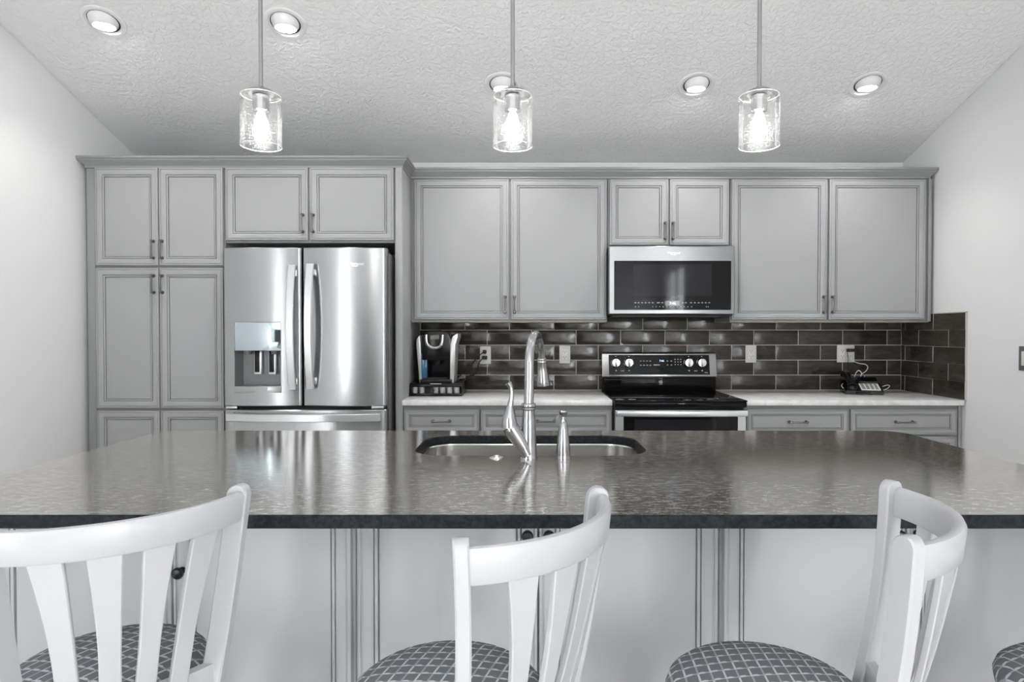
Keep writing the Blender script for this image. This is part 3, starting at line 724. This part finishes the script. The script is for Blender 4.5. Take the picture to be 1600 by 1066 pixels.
# open-front shell
sh = nb().box(tx0, tx1, ty + .02, 4.20, tz + .072, tz + th, .003).box(tx0, tx0 + .008, ty + .02, 4.20, tz, tz + .074, .002).box(tx1 - .008, tx1, ty + .02, 4.20, tz, tz + .074, .002).box(tx0, tx1, ty + .02, 4.20, tz, tz + .008, .002).box(tx0, tx1, 4.192, 4.20, tz, tz + .074)
obj('shell', sh, M_bplast, tr)
px0_, px1_ = tx0 + .012, tx1 - .012
fb = nb().box(px0_ - .010, px1_ + .010, ty, ty + .02, tz + .004, tz + .018, .002).box(px0_ - .010, px1_ + .010, ty, ty + .02, tz + .058, tz + .072, .002)
n_p = 7; pitch = (px1_ - px0_) / n_p
for i in range(n_p + 1): fb.box(px0_ + i * pitch - .0022, px0_ + i * pitch + .0022, ty + .002, ty + .018, tz + .01, tz + .066)
fb.box(px0_ + 2 * pitch, px0_ + 3 * pitch, ty + .001, ty + .018, tz + .01, tz + .066)
obj('drawer_front', fb, M_bplast, tr)
obj('knob', nb().lathe([(.006, 0), (.006, .012), (.013, .014), (.013, .022), (.004, .024)], (px0_ + 3.1 * pitch, ty + .001, tz + .038), 18, 'Y'), M_bplast, tr)
obj('nameplate', nb().box(px0_ + 2.7 * pitch, px0_ + 4.3 * pitch, ty + .0185, ty + .021, tz + .0735, tz + .0775), M_silver, tr)
nm = ['leftmost coffee pod in the black drawer front', 'second coffee pod from the left, the one before the gap', 'coffee pod directly behind the drawer knob', 'coffee pod one place right of the knob', 'coffee pod two places right of the knob', 'rightmost coffee pod in the black drawer front']
for i, s in enumerate((0, 1, 3, 4, 5, 6)):
    cx_ = px0_ + (s + .5) * pitch
    p = thing('coffee_pod', nm[i], 'coffee pod', (cx_, ty + .045, tz + .008), 'coffee pods in the drawer')
    obj('cup', nb().lathe([(.0175, 0), (.0185, .002), (.021, .043), (.0215, .044)], (cx_, ty + .045, tz + .0085), 20), M_wplast, p)
    obj('lid', nb().lathe([(.0222, 0), (.0222, .0012)], (cx_, ty + .045, tz + .0528), 20), M_silver, p)
cm_z = tz + th; cmx = PX(682, 3.92)
cm = thing('coffee_maker', 'black single-serve coffee maker with silver sides on the pod drawer', 'coffee maker', (cmx, 4.1, cm_z))
def pxp(pts, D): return [at(x, y, D) for x, y in pts]
DC = 3.915
obj('base', nb().box(PX(656, DC), PX(706, DC), DC - .005, 4.19, cm_z + .0003, cm_z + .024, .006), M_bplast, cm)
obj('drip_tray', nb().box(PX(664, DC), PX(698, DC), DC, DC + .09, cm_z + .024, cm_z + .030, .002), M_bmatte, cm)
obj('rear_body', nb().box(PX(658, DC), PX(706, DC), DC + .11, 4.2, cm_z + .02, PZ(524, DC), .012), M_bplast, cm)
obj('head', nb().prism(pxp([(659, 563), (659, 530), (664, 520), (672, 517.5), (693, 517.5), (700, 520), (705, 530), (705, 563)], DC + .02), (0, .17, 0), bev=.006), M_bplast, cm)
def side_panel(pts, x_off):
    return obj('side_panel', nb().prism(pxp(pts, DC + .005), (0, .20, 0), bev=.003), M_silver, cm)
side_panel([(650.5, 538), (651, 530), (655.5, 524), (657, 538), (658.5, 598.5), (655.5, 598.5)], 0)
side_panel([(703.5, 538), (707, 526), (714.5, 521), (715.5, 526), (711.5, 539), (709, 598.5), (703, 598.5)], 0)
ring = [(666, 523), (666.3, 533), (669, 540), (675, 543.5), (681, 544), (687, 542), (690.5, 535), (691.5, 523)]
obj('handle_ring', nb().tube(bez([at(x, y, DC + .01) for x, y in ring], 5), [.009 + .004 * math.sin(PI * k / 35) for k in range(36)], 10), M_nickel, cm)
obj('screen', nb().prism(pxp([(672.5, 531), (672.5, 524.5), (685.5, 523.5), (685.5, 530)], DC + .012), (0, .008, 0)), mat('grey_screen', (.16, .145, .13), .3), cm)
obj('pod_holder', nb().lathe([(.030, 0), (.045, .04), (.045, .06)], (PX(680, DC), DC + .075, PZ(563, DC) - .03), 22), M_bplast, cm)
obj('water_tank', nb().prism(pxp([(659, 592), (657.5, 553), (667, 553), (667, 592)], DC + .03), (0, .075, 0), bev=.004), M_blue, cm)
# plugs and cords
def cordy(name, label, pts, r, m, plug=None, extra=None):
    t = thing(name, label, 'cord', pts[0])
    obj('cable', nb().tube(bez(pts, 6), r, 8), m, t)
    if plug: obj('plug', plug, m, t)
    return t
yP = DW - .0165
p1, p2 = at(757.5, 549.5, yP), at(758, 559, yP)
cordy('power_cord', 'black power cord from the upper socket down to the coffee maker', [p1 + Vector((0, -.03, 0)), at(752, 553, yP - .05), at(742, 563, yP - .03), at(731, 576, yP - .04), at(722, 584, yP - .06), at(714, 591, yP - .1)], .0032, M_bmatte,
      nb().box(p1.x - .012, p1.x + .012, yP - .034, yP, p1.z - .014, p1.z + .012, .004))
cordy('power_cord', 'black power cord hanging from the lower socket behind the coffee maker', [p2 + Vector((-.005, -.03, -.002)), at(752, 562, yP - .045), at(747.5, 571, yP - .03), at(747.5, 580, yP - .02), at(740, 586, yP - .03), at(733, 587, yP - .04), at(726, 592, yP - .08), at(718, 593, yP - .11)], .0034, M_bmatte,
      nb().box(p2.x - .02, p2.x + .016, yP - .036, yP, p2.z - .011, p2.z + .013, .005))
p3 = at(1332, 547.5, yP)
cordy('phone_charger', 'black plug-in charger in the double outlet above the telephone', [p3 + Vector((-.045, -.02, -.008)), at(1325, 560, yP - .025), at(1325, 572, yP - .03), at(1325, 583, yP - .06)], .0022, M_bmatte,
      nb().box(p3.x - .042, p3.x + .022, yP - .03, yP, p3.z - .010, p3.z + .011, .003))
cordy('telephone_line', 'thin pale telephone line looping from the double outlet to the phone', [at(1326, 556, yP - .003), at(1331, 563, yP - .02), at(1342, 568, yP - .012), at(1352, 569.5, yP - .01), at(1356, 574, yP - .01), at(1353, 580, yP - .02), at(1347, 584, yP - .05)], .0026, M_wplast)
cordy('telephone_line', 'small pale cord loop standing behind the telephone handset', [at(1335, 589, 4.19), at(1338, 582, 4.17), at(1342, 579, 4.16), at(1346, 583, 4.15), at(1345, 588, 4.14)], .0026, M_wplast)

# ------------------------------------------------------------------ telephone
tp = thing('telephone', 'black corded desk telephone with pale keypad in the right counter corner', 'telephone', (PX(1352, 4.08), 4.1, ZK))
def tw(u, v, h):
    """telephone frame: u to the right, v away from the viewer, h up"""
    a = -.28; return Vector((PX(1348, 4.02) + u * math.cos(a) - v * math.sin(a), 4.02 + u * math.sin(a) + v * math.cos(a), ZK + h))
def tprism(quad, hgt0, hgts, name, m, bev=.004, parent=None):
    t = bmesh.new(); lo = [t.verts.new(tw(u, v, hgt0)) for u, v in quad]; hi = [t.verts.new(tw(u, v, h)) for (u, v), h in zip(quad, hgts)]
    t.faces.new(lo[::-1]); t.faces.new(hi); n = len(quad)
    for i in range(n): t.faces.new((lo[i], lo[(i + 1) % n], hi[(i + 1) % n], hi[i]))
    bmesh.ops.bevel(t, geom=t.edges[:], offset=bev, segments=2, affect='EDGES')
    return obj(name, nb().add(t), m, parent or tp)
tprism([(-.10, -.03), (.12, -.03), (.12, .15), (-.10, .15)], .001, [.022, .022, .085, .085], 'base', M_bplast)
def tslope(v): return .022 + (v + .03) / .18 * .063
kp = nb()
t = bmesh.new()
q = [tw(u, v, tslope(v) + e) for e in (0.0, .004) for u, v in ((-.005, -.015), (.105, -.015), (.105, .075), (-.005, .075))]
vs = [t.verts.new(c) for c in q]
for f in ((0, 3, 2, 1), (4, 5, 6, 7), (0, 1, 5, 4), (1, 2, 6, 5), (2, 3, 7, 6), (3, 0, 4, 7)): t.faces.new([vs[i] for i in f])
kpo = obj('keypad', kp.add(t), M_plate2, tp, label='pale keypad')
ky = nb()
for i in range(4):
    for j in range(4):
        u0, v0 = .003 + i * .025, -.009 + j * .0205; t = bmesh.new()
        q = [tw(u, v, tslope(v) + e) for e in (.0042, .0075) for u, v in ((u0, v0), (u0 + .017, v0), (u0 + .017, v0 + .012), (u0, v0 + .012))]
        vs = [t.verts.new(c) for c in q]
        for f in ((0, 3, 2, 1), (4, 5, 6, 7), (0, 1, 5, 4), (1, 2, 6, 5), (2, 3, 7, 6), (3, 0, 4, 7)): t.faces.new([vs[z_] for z_ in f])
        ky.add(t)
obj('keys', ky, mat('key_caps', (.22, .21, .2), .5), kpo)
tprism([(.0, .085), (.11, .085), (.11, .14), (.0, .14)], .055, [.075, .075, .10, .10], 'display', M_gloss, .002)
hs = bez([tw(-.062, -.045, .058), tw(-.064, -.01, .075), tw(-.066, .05, .098), tw(-.068, .11, .118), tw(-.070, .145, .125)], 6)
hb = nb().tube(hs, [.018 + .006 * abs(2 * k / 24 - 1) for k in range(25)], 14, flat=(.75, 1.25))
hb.lathe([(.012, -.004), (.027, .0), (.029, .014), (.024, .026), (.01, .03)], tw(-.062, -.035, .030), 18).lathe([(.012, 0), (.030, .004), (.032, .022), (.02, .036)], tw(-.070, .13, .098), 18)
obj('handset', hb, M_bplast, tp)
obj('handset_cord', nb().tube([tw(-.03 + .05 * k / 60 + .006 * math.cos(k * 1.05), -.055 - .008 * math.sin(k * .1), .009 + .0055 * math.sin(k * 1.05)) for k in range(90)], .0022, 6), M_bmatte, tp)
cordy('data_cable', 'short pale cable curling out left of the telephone onto the counter', [at(1318, 599, 4.13), at(1315, 602, 4.10), at(1317, 606, 4.07), at(1325, 611.5, 4.12)], .0026, M_wplast)
cordy('data_cable', 'short pale cable loop sticking out right of the telephone', [at(1379, 604, 4.12), at(1386, 602, 4.12), at(1390, 603, 4.12), at(1387, 607, 4.1), at(1379, 610, 4.1)], .0026, M_wplast)

# ------------------------------------------------------------------ island
ZI, TI = .914, .030
ix0, ix1, iy0, iy1 = -1.447, 1.487, 1.3735, 2.552
IB = 1.59
SKX0, SKX1, SKY0, SKY1, SKR = -.362, .405, 2.035, 2.425, .11
def slab_with_hole():
    t = bmesh.new()
    out = rrect(ix0, ix1, iy0, iy1, .09, 8); inn = rrect(SKX0, SKX1, SKY0, SKY1, SKR, 8)
    def loop(pts, z): return [t.verts.new((x, y, z)) for x, y in pts]
    def off(pts, d, o):     # shrink (o=-1) / grow by building a new rrect
        return pts
    e = .003
    oT = loop(rrect(ix0 + e, ix1 - e, iy0 + e, iy1 - e, .088, 8), ZI); oU = loop(out, ZI - e); oL = loop(out, ZI - TI + e); oB = loop(rrect(ix0 + e, ix1 - e, iy0 + e, iy1 - e, .088, 8), ZI - TI)
    iT = loop(rrect(SKX0 - e, SKX1 + e, SKY0 - e, SKY1 + e, SKR + e, 8), ZI); iU = loop(inn, ZI - e); iB = loop(inn, ZI - TI)
    n = len(oT)
    def br(a, b_):
        for k in range(n): t.faces.new((a[k], a[(k + 1) % n], b_[(k + 1) % n], b_[k]))
    br(oT, oU); br(oU, oL); br(oL, oB); br(oB, iB); br(iB, iU); br(iU, iT); br(iT, oT)
    m_ = nb().add(t)
    for f in m_.b.faces:
        ys_ = f.calc_center_median()
        if abs(f.normal.z) < .9: f.material_index = 1
    return m_
it = obj('island_countertop', slab_with_hole(), [M_gran, M_gedge], angle=20); it['label'] = 'long dark speckled granite island countertop with a sink cut into it'; it['category'] = 'countertop'
def island_cab(label, gpx, a, b_, knob_z, zdt=.868, right_only=False):
    g0, g1, g2 = gpx; X = lambda p: PX(p, IB, 850)
    t = cabinet(label, X(a), X(b_), IB, 2.50, 0, ZI - TI - .001, [
        (X(g0), X(g1 - 1.2), .12, zdt, X(g1) - .027, knob_z[0]), (X(g1 + 1.2), X(g2), .12, zdt, X(g1) + .026, knob_z[1])],
        pm=M_isl, cm=M_isl, name='island_cabinet', toe=1, knobs=True, handle_m=M_black, openbox=True)
    return t
kz = PZ(834, IB); kl = PZ(891.5, IB)
island_cab('pale island cabinet behind the leftmost stool', (-14, 268, 548), -17, 552.5, (kl, kl))
island_cab('pale island cabinet behind the middle stool, below the sink', (558, 841, 1122), 553.5, 1126.5, (kz, kz))
island_cab('pale island cabinet behind the stool with its back turned sideways', (1132, 1416, 1696), 1127.5, 1700, (kz, kz))

# sink
sk = thing('sink', 'single-bowl undermount stainless sink set into the dark island', 'sink', ((SKX0 + SKX1) / 2, (SKY0 + SKY1) / 2, .70))
lv = []
zt_ = ZI - TI - .0005
for d, z_ in ((-.02, zt_), (.006, zt_), (.009, zt_ - .004), (.012, .74), (.03, .705), (.06, .698)):
    lv.append([(x, y, z_) for x, y in rrect(SKX0 + d, SKX1 - d, SKY0 + d, SKY1 - d, max(SKR - d, .02), 8)])
b = nb().strip(lv, True)
t = bmesh.new(); t.faces.new([t.verts.new(p) for p in lv[-1]]); b.add(t)
bmesh.ops.remove_doubles(b.b, verts=b.b.verts, dist=1e-5)
obj('bowl', b, M_sink, sk)
obj('drain', nb().lathe([(.045, 0), (.045, .003), (.03, .004), (.012, .001)], (.02, 2.24, .6985), 24), M_nickel, sk)

# faucet
fc = thing('faucet', 'tall brushed nickel gooseneck faucet with a pull-down spray head', 'faucet', (.0139, 1.985, ZI))
fx, fy_ = .0139, 1.985
obj('base_body', nb().lathe([(.0275, 0), (.0275, .006), (.0262, .010), (.0245, .06), (.0212, .12), (.0192, .148), (.0195, .152)], (fx, fy_, ZI), 36), M_nickel, fc)
obj('collar', nb().lathe([(.0195, 0), (.0215, .001), (.0222, .004), (.0205, .007), (.0222, .010), (.0222, .017), (.0205, .0205), (.0165, .022)], (fx, fy_, ZI + .152), 32), M_nickel, fc)
P = [Vector((fx, fy_, ZI + .172)), Vector((fx + .0015, fy_ + .004, ZI + .22))]
R_ = .094; uu = Vector((.235, .972, 0)).normalized(); cz_ = 1.310 - R_ - .011
c_ = Vector((fx + .002, fy_ + .006, cz_)) + uu * R_
for k in range(0, 19):
    a = PI - (PI * 0.955) * k / 18; P.append(c_ + uu * (R_ * math.cos(a)) + Vector((0, 0, R_ * math.sin(a))))
rr = [.0155, .0152] + [.0150 - .0035 * k / 18 for k in range(19)]
Q = bez(P, 3); n_ = len(Q); rq = [rr[min(int(i / 3), len(rr) - 1)] for i in range(n_)]
obj('gooseneck', nb().tube(Q, rq, 20), M_nickel, fc)
e0 = P[-1]; dd = (P[-1] - P[-2]).normalized(); dd = (dd * .7 + Vector((.05, .04, -.75))).normalized()
fa = dd.cross(Vector((0, 1, 0))).normalized(); fb2 = dd.cross(fa)
obj('spray_head', nb().lathe([(.0115, -.002), (.0150, 0), (.0158, .003), (.0140, .006), (.0158, .009), (.0160, .013), (.0150, .016), (.0175, .045), (.0212, .078), (.0222, .090), (.0218, .094), (.018, .095)], e0, 28, frame=(fa, fb2, dd)), M_nickel, fc)
hp = [at(x, y, 1.972) for x, y in ((824, 712), (819, 701), (811, 688), (802, 675), (797, 667))]
obj('valve_body', nb().tube(bez(hp, 4), [.018, .0185, .019, .0195, .0205, .0215, .0222, .0230, .0238, .0244, .0250, .0254, .0256, .0256, .0256, .025, .024], 22), M_nickel, fc)
hp = [at(x, y, 1.972) for x, y in ((796.3, 668), (796, 661), (796, 652), (796.8, 642), (797.3, 634), (799, 624), (799.6, 615), (798, 606), (794, 598.5))]
rl = [.0250, .0235, .0205, .0150, .0098, .0074, .0072, .0080, .0115]
pl = bez(hp, 4); rl2 = [rl[min(i // 4, 8)] * (1 - (i % 4) / 4) + rl[min(i // 4 + 1, 8)] * (i % 4) / 4 for i in range(len(pl))]
obj('lever_handle', nb().tube(pl, rl2, 20), M_nickel, fc)
sd = thing('soap_dispenser', 'small conical brushed nickel soap dispenser right of the faucet', 'soap dispenser', (.1214, 1.985, ZI))
obj('body', nb().lathe([(.0238, 0), (.0240, .004), (.0225, .012), (.0228, .014), (.0200, .05), (.0150, .09), (.0112, .112), (.0098, .114), (.0095, .122)], (.1214, 1.985, ZI), 30), M_nickel, sd)
pp = obj('pump_head', nb().lathe([(.0062, 0), (.0062, .010), (.009, .013), (.0125, .021), (.0140, .025), (.0135, .028), (.009, .030), (.001, .0305)], (.1214, 1.985, ZI + .121), 26), M_nickel, sd)
obj('spout', nb().tube([(.1214, 1.985, ZI + .133), (.108, 2.01, ZI + .131), (.100, 2.025, ZI + .118)], [.0045, .004, .0035], 10), M_nickel, pp)
ab = thing('air_switch', 'small round metal disposal button on the granite left of the faucet', 'button', (-.0864, 2.0, ZI))
obj('flange', nb().lathe([(.0225, 0), (.0225, .0015), (.018, .0035), (.012, .0042)], (-.0864, 2.0, ZI), 28), M_steelh, ab)
obj('button', nb().lathe([(.0095, 0), (.0095, .003), (.006, .0042)], (-.0864, 2.0, ZI + .004), 20), M_steelh, ab)

# ------------------------------------------------------------------ bar stools
ZTOP = 1.0122
def make_stool(label):
    t = thing('bar_stool', label, 'stool', (0, 0, 0), 'white counter stools along the island')
    # cushion
    rs, zs = .184, .655
    prof = [(rs - .012, zs - .062), (rs - .001, zs - .052), (rs + .002, zs - .036), (rs - .003, zs - .022), (rs - .018, zs - .010), (rs - .05, zs - .002), (rs - .10, zs + .003), (rs - .15, zs + .005), (.004, zs + .0055)]
    obj('seat_cushion', nb().lathe(prof, (0, 0, 0), 56), M_fab, t, 60)
    obj('seat_base', nb().lathe([(.10, zs - .088), (.165, zs - .086), (.172, zs - .080), (.172, zs - .0625), (.10, zs - .0615)], (0, 0, 0), 40), M_white, t)
    # posts
    hw0, b0_, hw1, b1_ = .150, -.165, .193, -.215
    def pp_(s, z):
        q = (z - .60) / (ZTOP - .60); return Vector((s * (hw0 + (hw1 - hw0) * q), b0_ + (b1_ - b0_) * q - .010 * math.sin(PI * min(max(q, 0), 1)), z))
    for s in (-1, 1):
        m = nb(); tb_ = bmesh.new(); rows = []
        zl = [.585 + (ZTOP - .020 - .585) * i / 12 for i in range(13)] + [ZTOP - .013, ZTOP - .006, ZTOP - .0015, ZTOP]
        for i, z_ in enumerate(zl):
            c = pp_(s, z_); dep = .0205 if i < 13 else [.0195, .0155, .0095, .002][i - 13]; wd_ = .0118; ang = s * .80; e = .003
            ux = Vector((math.cos(ang), math.sin(ang), 0)); uy = Vector((-math.sin(ang), math.cos(ang), 0))
            ring_ = [(-wd_ + e, -dep), (wd_ - e, -dep), (wd_, -dep + min(e, dep)), (wd_, dep - min(e, dep)), (wd_ - e, dep), (-wd_ + e, dep), (-wd_, dep - min(e, dep)), (-wd_, -dep + min(e, dep))]
            rows.append([tb_.verts.new(c + ux * a + uy * b2) for a, b2 in ring_])
        for a, b2 in zip(rows, rows[1:]):
            for k in range(8): tb_.faces.new((a[k], a[(k + 1) % 8], b2[(k + 1) % 8], b2[k]))
        tb_.faces.new(rows[0][::-1]); tb_.faces.new(rows[-1]); m.add(tb_)
        obj('back_post', m, M_white, t)
    sag = .080; Rr = (hw1 ** 2 + sag ** 2) / 2 / sag; al = math.asin(hw1 / Rr)
    def arc(q, extra=0.0, sc=1.0):
        return Vector(((Rr + extra) * math.sin(al * q) * sc, -(-b1_ - Rr * math.cos(al) + (Rr + extra) * math.cos(al * q)), 0))
    m = nb(); tb_ = bmesh.new(); rows = []
    zr0, zr1, th_ = ZTOP - .068, ZTOP - .012, .0105
    for k in range(33):
        q = -.965 + 1.93 * k / 32; base = arc(q); out = arc(q, 1.0) - base; rowp = []
        lean = .006
        for o_, z_ in ((-th_, zr0 + .004), (-th_ + .003, zr0), (th_ - .003, zr0), (th_, zr0 + .004), (th_, zr1 - .008), (th_ - .004, zr1 - .001), (0, zr1 + .001), (-th_ + .004, zr1 - .001), (-th_, zr1 - .008)):
            p_ = base + out.normalized() * (o_ + lean * (z_ - zr0) / .056); rowp.append(tb_.verts.new((p_.x, p_.y, z_)))
        rows.append(rowp)
    for a, b2 in zip(rows, rows[1:]):
        for k in range(9): tb_.faces.new((a[k], a[(k + 1) % 9], b2[(k + 1) % 9], b2[k]))
    tb_.faces.new(rows[0][::-1]); tb_.faces.new(rows[-1])
    obj('top_rail', m.add(tb_), M_white, t, 40)
    for q, xb_ in ((-.56, -.082), (-.185, -.026), (.185, .026), (.56, .082)):
        top = arc(q, 0.001); tb_ = bmesh.new(); rows = []
        for i in range(15):
            s_ = i / 14; z_ = .640 + (zr0 + .006 - .640) * s_
            w_ = .0165 + .0095 * max(0, (s_ - .35) / .65) ** 1.6
            x_ = xb_ + (top.x - xb_) * s_ ** 1.6
            yb_ = -.208 + .026 * (xb_ / .15) ** 2
            y_ = yb_ + (top.y - yb_) * s_ ** .62
            an = al * q * (.35 + .65 * s_); u_ = Vector((math.cos(an), math.sin(an), 0)); v_ = Vector((-math.sin(an), math.cos(an), 0))
            c = Vector((x_, y_, z_)); h_ = .0058
            rows.append([tb_.verts.new(c + u_ * a + v_ * b2) for a, b2 in ((-w_ + .002, -h_), (w_ - .002, -h_), (w_, -h_ + .002), (w_, h_ - .002), (w_ - .002, h_), (-w_ + .002, h_), (-w_, h_ - .002), (-w_, -h_ + .002))])
        for a, b2 in zip(rows, rows[1:]):
            for k in range(8): tb_.faces.new((a[k], a[(k + 1) % 8], b2[(k + 1) % 8], b2[k]))
        tb_.faces.new(rows[0][::-1]); tb_.faces.new(rows[-1])
        obj('back_slat', nb().add(tb_), M_white, t)
    # lower back rail
    m = nb(); rows = [[], [], [], []]
    for k in range(17):
        x_ = -.15 + .30 * k / 16; y_ = -.176 - .026 * (1 - (x_ / .15) ** 2)
        for r_, (dy, dz) in zip(rows, ((-.010, .622), (-.010, .662), (.010, .662), (.010, .622))): r_.append((x_, y_ + dy, dz))
    m.strip(rows + [rows[0]]); obj('lower_back_rail', m, M_white, t)
    # swivel, legs, foot ring
    obj('swivel_plate', nb().lathe([(.09, .545), (.09, .5655)], (0, 0, 0), 24).box(-.145, .145, -.145, .145, .50, .545, .006), M_white, t)
    for sx in (-1, 1):
        for sy in (-1, 1):
            a, b2 = Vector((sx * .118, sy * .118, .52)), Vector((sx * .175, sy * .175, 0)); w_ = .017
            tb_ = bmesh.new(); rows = []
            for c, ww in ((a, .019), (b2, .014)): rows.append([tb_.verts.new(c + Vector((i * ww, j * ww, 0))) for i, j in ((-1, -1), (1, -1), (1, 1), (-1, 1))])
            for k in range(4): tb_.faces.new((rows[0][k], rows[0][(k + 1) % 4], rows[1][(k + 1) % 4], rows[1][k]))
            tb_.faces.new(rows[0]); tb_.faces.new(rows[1][::-1]); obj('leg', nb().add(tb_), M_white, t)
    f = nb()
    for i in range(4):
        c, s = [(1, 0), (0, 1), (-1, 0), (0, -1)][i]; r_ = .155
        f.tube([Vector((c * r_ - s * r_, s * r_ + c * r_, .2)), Vector((c * r_ + s * r_, s * r_ - c * r_, .2))], .010, 10)
    obj('footrest', f, M_white, t)
    return t
st0 = make_stool('white counter stool at the far left, its curved back cut by the picture edge')
copy_thing(st0, (-.1458, 1.2023, 0), .9188, 'white counter stool in the middle, in front of the faucet')
copy_thing(st0, (.4562, 1.1988, 0), 1.1103, 'white counter stool right of centre, its back seen edge-on')
copy_thing(st0, (1.115, 1.2, 0), 1.30, 'counter stool at the right edge showing only a bit of its patterned seat')
st0.location = (-.8407, 1.2828, 0); st0.rotation_euler = (0, 0, .705)

# ------------------------------------------------------------------ pendants
def pendant(label):
    r = .0605; L_ = .158; t = thing('pendant_light', label, 'pendant light', (0, 0, 0), 'seeded glass pendants over the island')
    zt2 = 0.0     # local z = 0 at the bottom rim of the shade
    g = nb()
    g.strip([[(rr_ * math.cos(a / 48 * 2 * PI), rr_ * math.sin(a / 48 * 2 * PI), z_) for a in range(48)] for rr_, z_ in
             ((r, 0), (r, L_ - .012), (r - .0015, L_ - .005), (r - .006, L_), (.036, L_ + .0005))], True)
    obj('glass_shade', g, M_seed, t)
    def torus(rr_, z_, q): return nb().tube([(rr_ * math.cos(a / 48 * 2 * PI), rr_ * math.sin(a / 48 * 2 * PI), z_) for a in range(49)], q, 8, caps=False)
    obj('rim', torus(r, .0005, .0013), M_rim, t)
    obj('top_rim', torus(r - .003, L_ - .003, .0009), M_rim, t)
    obj('cap', nb().lathe([(.040, L_ + .001), (.041, L_ + .004), (.036, L_ + .012), (.022, L_ + .018), (.011, L_ + .020), (.009, L_ + .026)], (0, 0, 0), 30), M_rod, t)
    obj('socket', nb().lathe([(.023, L_ - .050), (.025, L_ - .048), (.025, L_ - .004), (.021, L_)], (0, 0, 0), 24), M_nickel, t)
    obj('bulb', nb().lathe([(.011, L_ - .056), (.0135, L_ - .065), (.0200, L_ - .085), (.0210, L_ - .105), (.0165, L_ - .128), (.007, L_ - .142), (.001, L_ - .145)], (0, 0, 0), 24), M_bulb, t)
    return t
PXZ = at(408, 229, 1.98).z
ctop = zceil(1.98)
pend = pendant('clear glass pendant light hanging at the left, in front of the refrigerator side')
rod_h = ctop - PXZ
obj('rod', nb().tube([(0, 0, .180), (0, 0, rod_h - .0)], .0062, 12), M_rod, pend)
obj('canopy', nb().lathe([(.062, -.03), (.062, -.006), (.05, .0)], (0, 0, rod_h), 28), M_nickel, pend)
for x, lab in ((801, 'clear glass pendant light hanging above the faucet, middle of three'), (1186, 'clear glass pendant light hanging at the right, over the island end')):
    copy_thing(pend, (PX(x, 1.98, 190), 1.98, PXZ), 0, lab)
pend.location = (PX(408, 1.98, 190), 1.98, PXZ)

# ------------------------------------------------------------------ recessed eyeball downlights
slope_a = math.atan(SL)
def downlight(label):
    t = thing('ceiling_downlight', label, 'ceiling light', (0, 0, 0), 'recessed ceiling downlights')
    # local frame: z = 0 is the ceiling plane, -z into the room, tilted with the root
    obj('trim_ring', nb().strip([[(rr_ * math.cos(a / 48 * 2 * PI), rr_ * math.sin(a / 48 * 2 * PI), z_) for a in range(48)] for rr_, z_ in
        ((.100, 0), (.100, -.003), (.096, -.006), (.083, -.007), (.079, -.004), (.076, -.0015), (.072, .0), (.071, -.0006))], True), M_trim, t)
    obj('gap_shadow', nb().strip([[(q * math.cos(a / 40 * 2 * PI), q * math.sin(a / 40 * 2 * PI), -.0012) for a in range(40)] for q in (.0715, .060)], True), M_dark, t)  # flat black ring painted as the shadow around the eyeball
    # eyeball: spherical collar tipped towards the back wall
    d = (Matrix.Rotation(-slope_a, 3, 'X').inverted() @ Vector((0, .02, -1))).normalized()
    u = d.cross(Vector((1, 0, 0))).normalized(); v = d.cross(u)
    R0 = .070; c = Vector((0, -.004, .022))
    pr = [(R0 * math.sin(a), R0 * math.cos(a)) for a in [PI * .60 - (PI * .60 - .80) * k / 10 for k in range(11)]]
    e = obj('eyeball', nb().lathe(pr + [(R0 * math.sin(.80) - .003, R0 * math.cos(.80) - .002), (R0 * math.sin(.80) - .004, R0 * math.cos(.80) - .008)], c, 40, caps=False, frame=(u, v, d)), M_trim, t)
    obj('lens', nb().lathe([(R0 * math.sin(.80) - .004, R0 * math.cos(.80) - .006), (.03, R0 * math.cos(.80) - .002), (.001, R0 * math.cos(.80))], c, 36, frame=(u, v, d)), M_lens, t)
    l = bpy.data.lights.new('downlight_beam', 'SPOT'); l.energy = SPOT_W; l.spot_size = 2.1; l.spot_blend = 1.0; l.shadow_soft_size = .04; l.color = (1, .985, .96)
    lo = bpy.data.objects.new('downlight_beam', l); COL.objects.link(lo); lo.parent = t
    lo.location = c + d * (R0 + .004); lo.rotation_euler = (-d).to_track_quat('Z', 'Y').to_euler()
    return t
dlp = [((162, 33), 'ceiling downlight at the far upper left corner'), ((446, 36), 'ceiling downlight beside the left pendant rod near the top'), ((785, 132), 'ceiling downlight partly hidden by the middle pendant cap'),
       ((1088, 132), 'ceiling downlight immediately left of the right pendant rod'), ((1356, 131), 'ceiling downlight nearest the right wall')]
dl0 = downlight(dlp[0][1])
def on_ceiling(px_, py_):
    d = ray(px_, py_); k_ = (ZC - CAM_H + SL * DW) / (d.z + SL * d.y); p = d * k_; return Vector((p.x, p.y, p.z + CAM_H))
for (q, lab) in dlp[1:]:
    c = copy_thing(dl0, on_ceiling(*q), None, lab); c.rotation_euler = (-slope_a, 0, 0)
dl0.location = on_ceiling(*dlp[0][0]); dl0.rotation_euler = (-slope_a, 0, 0)
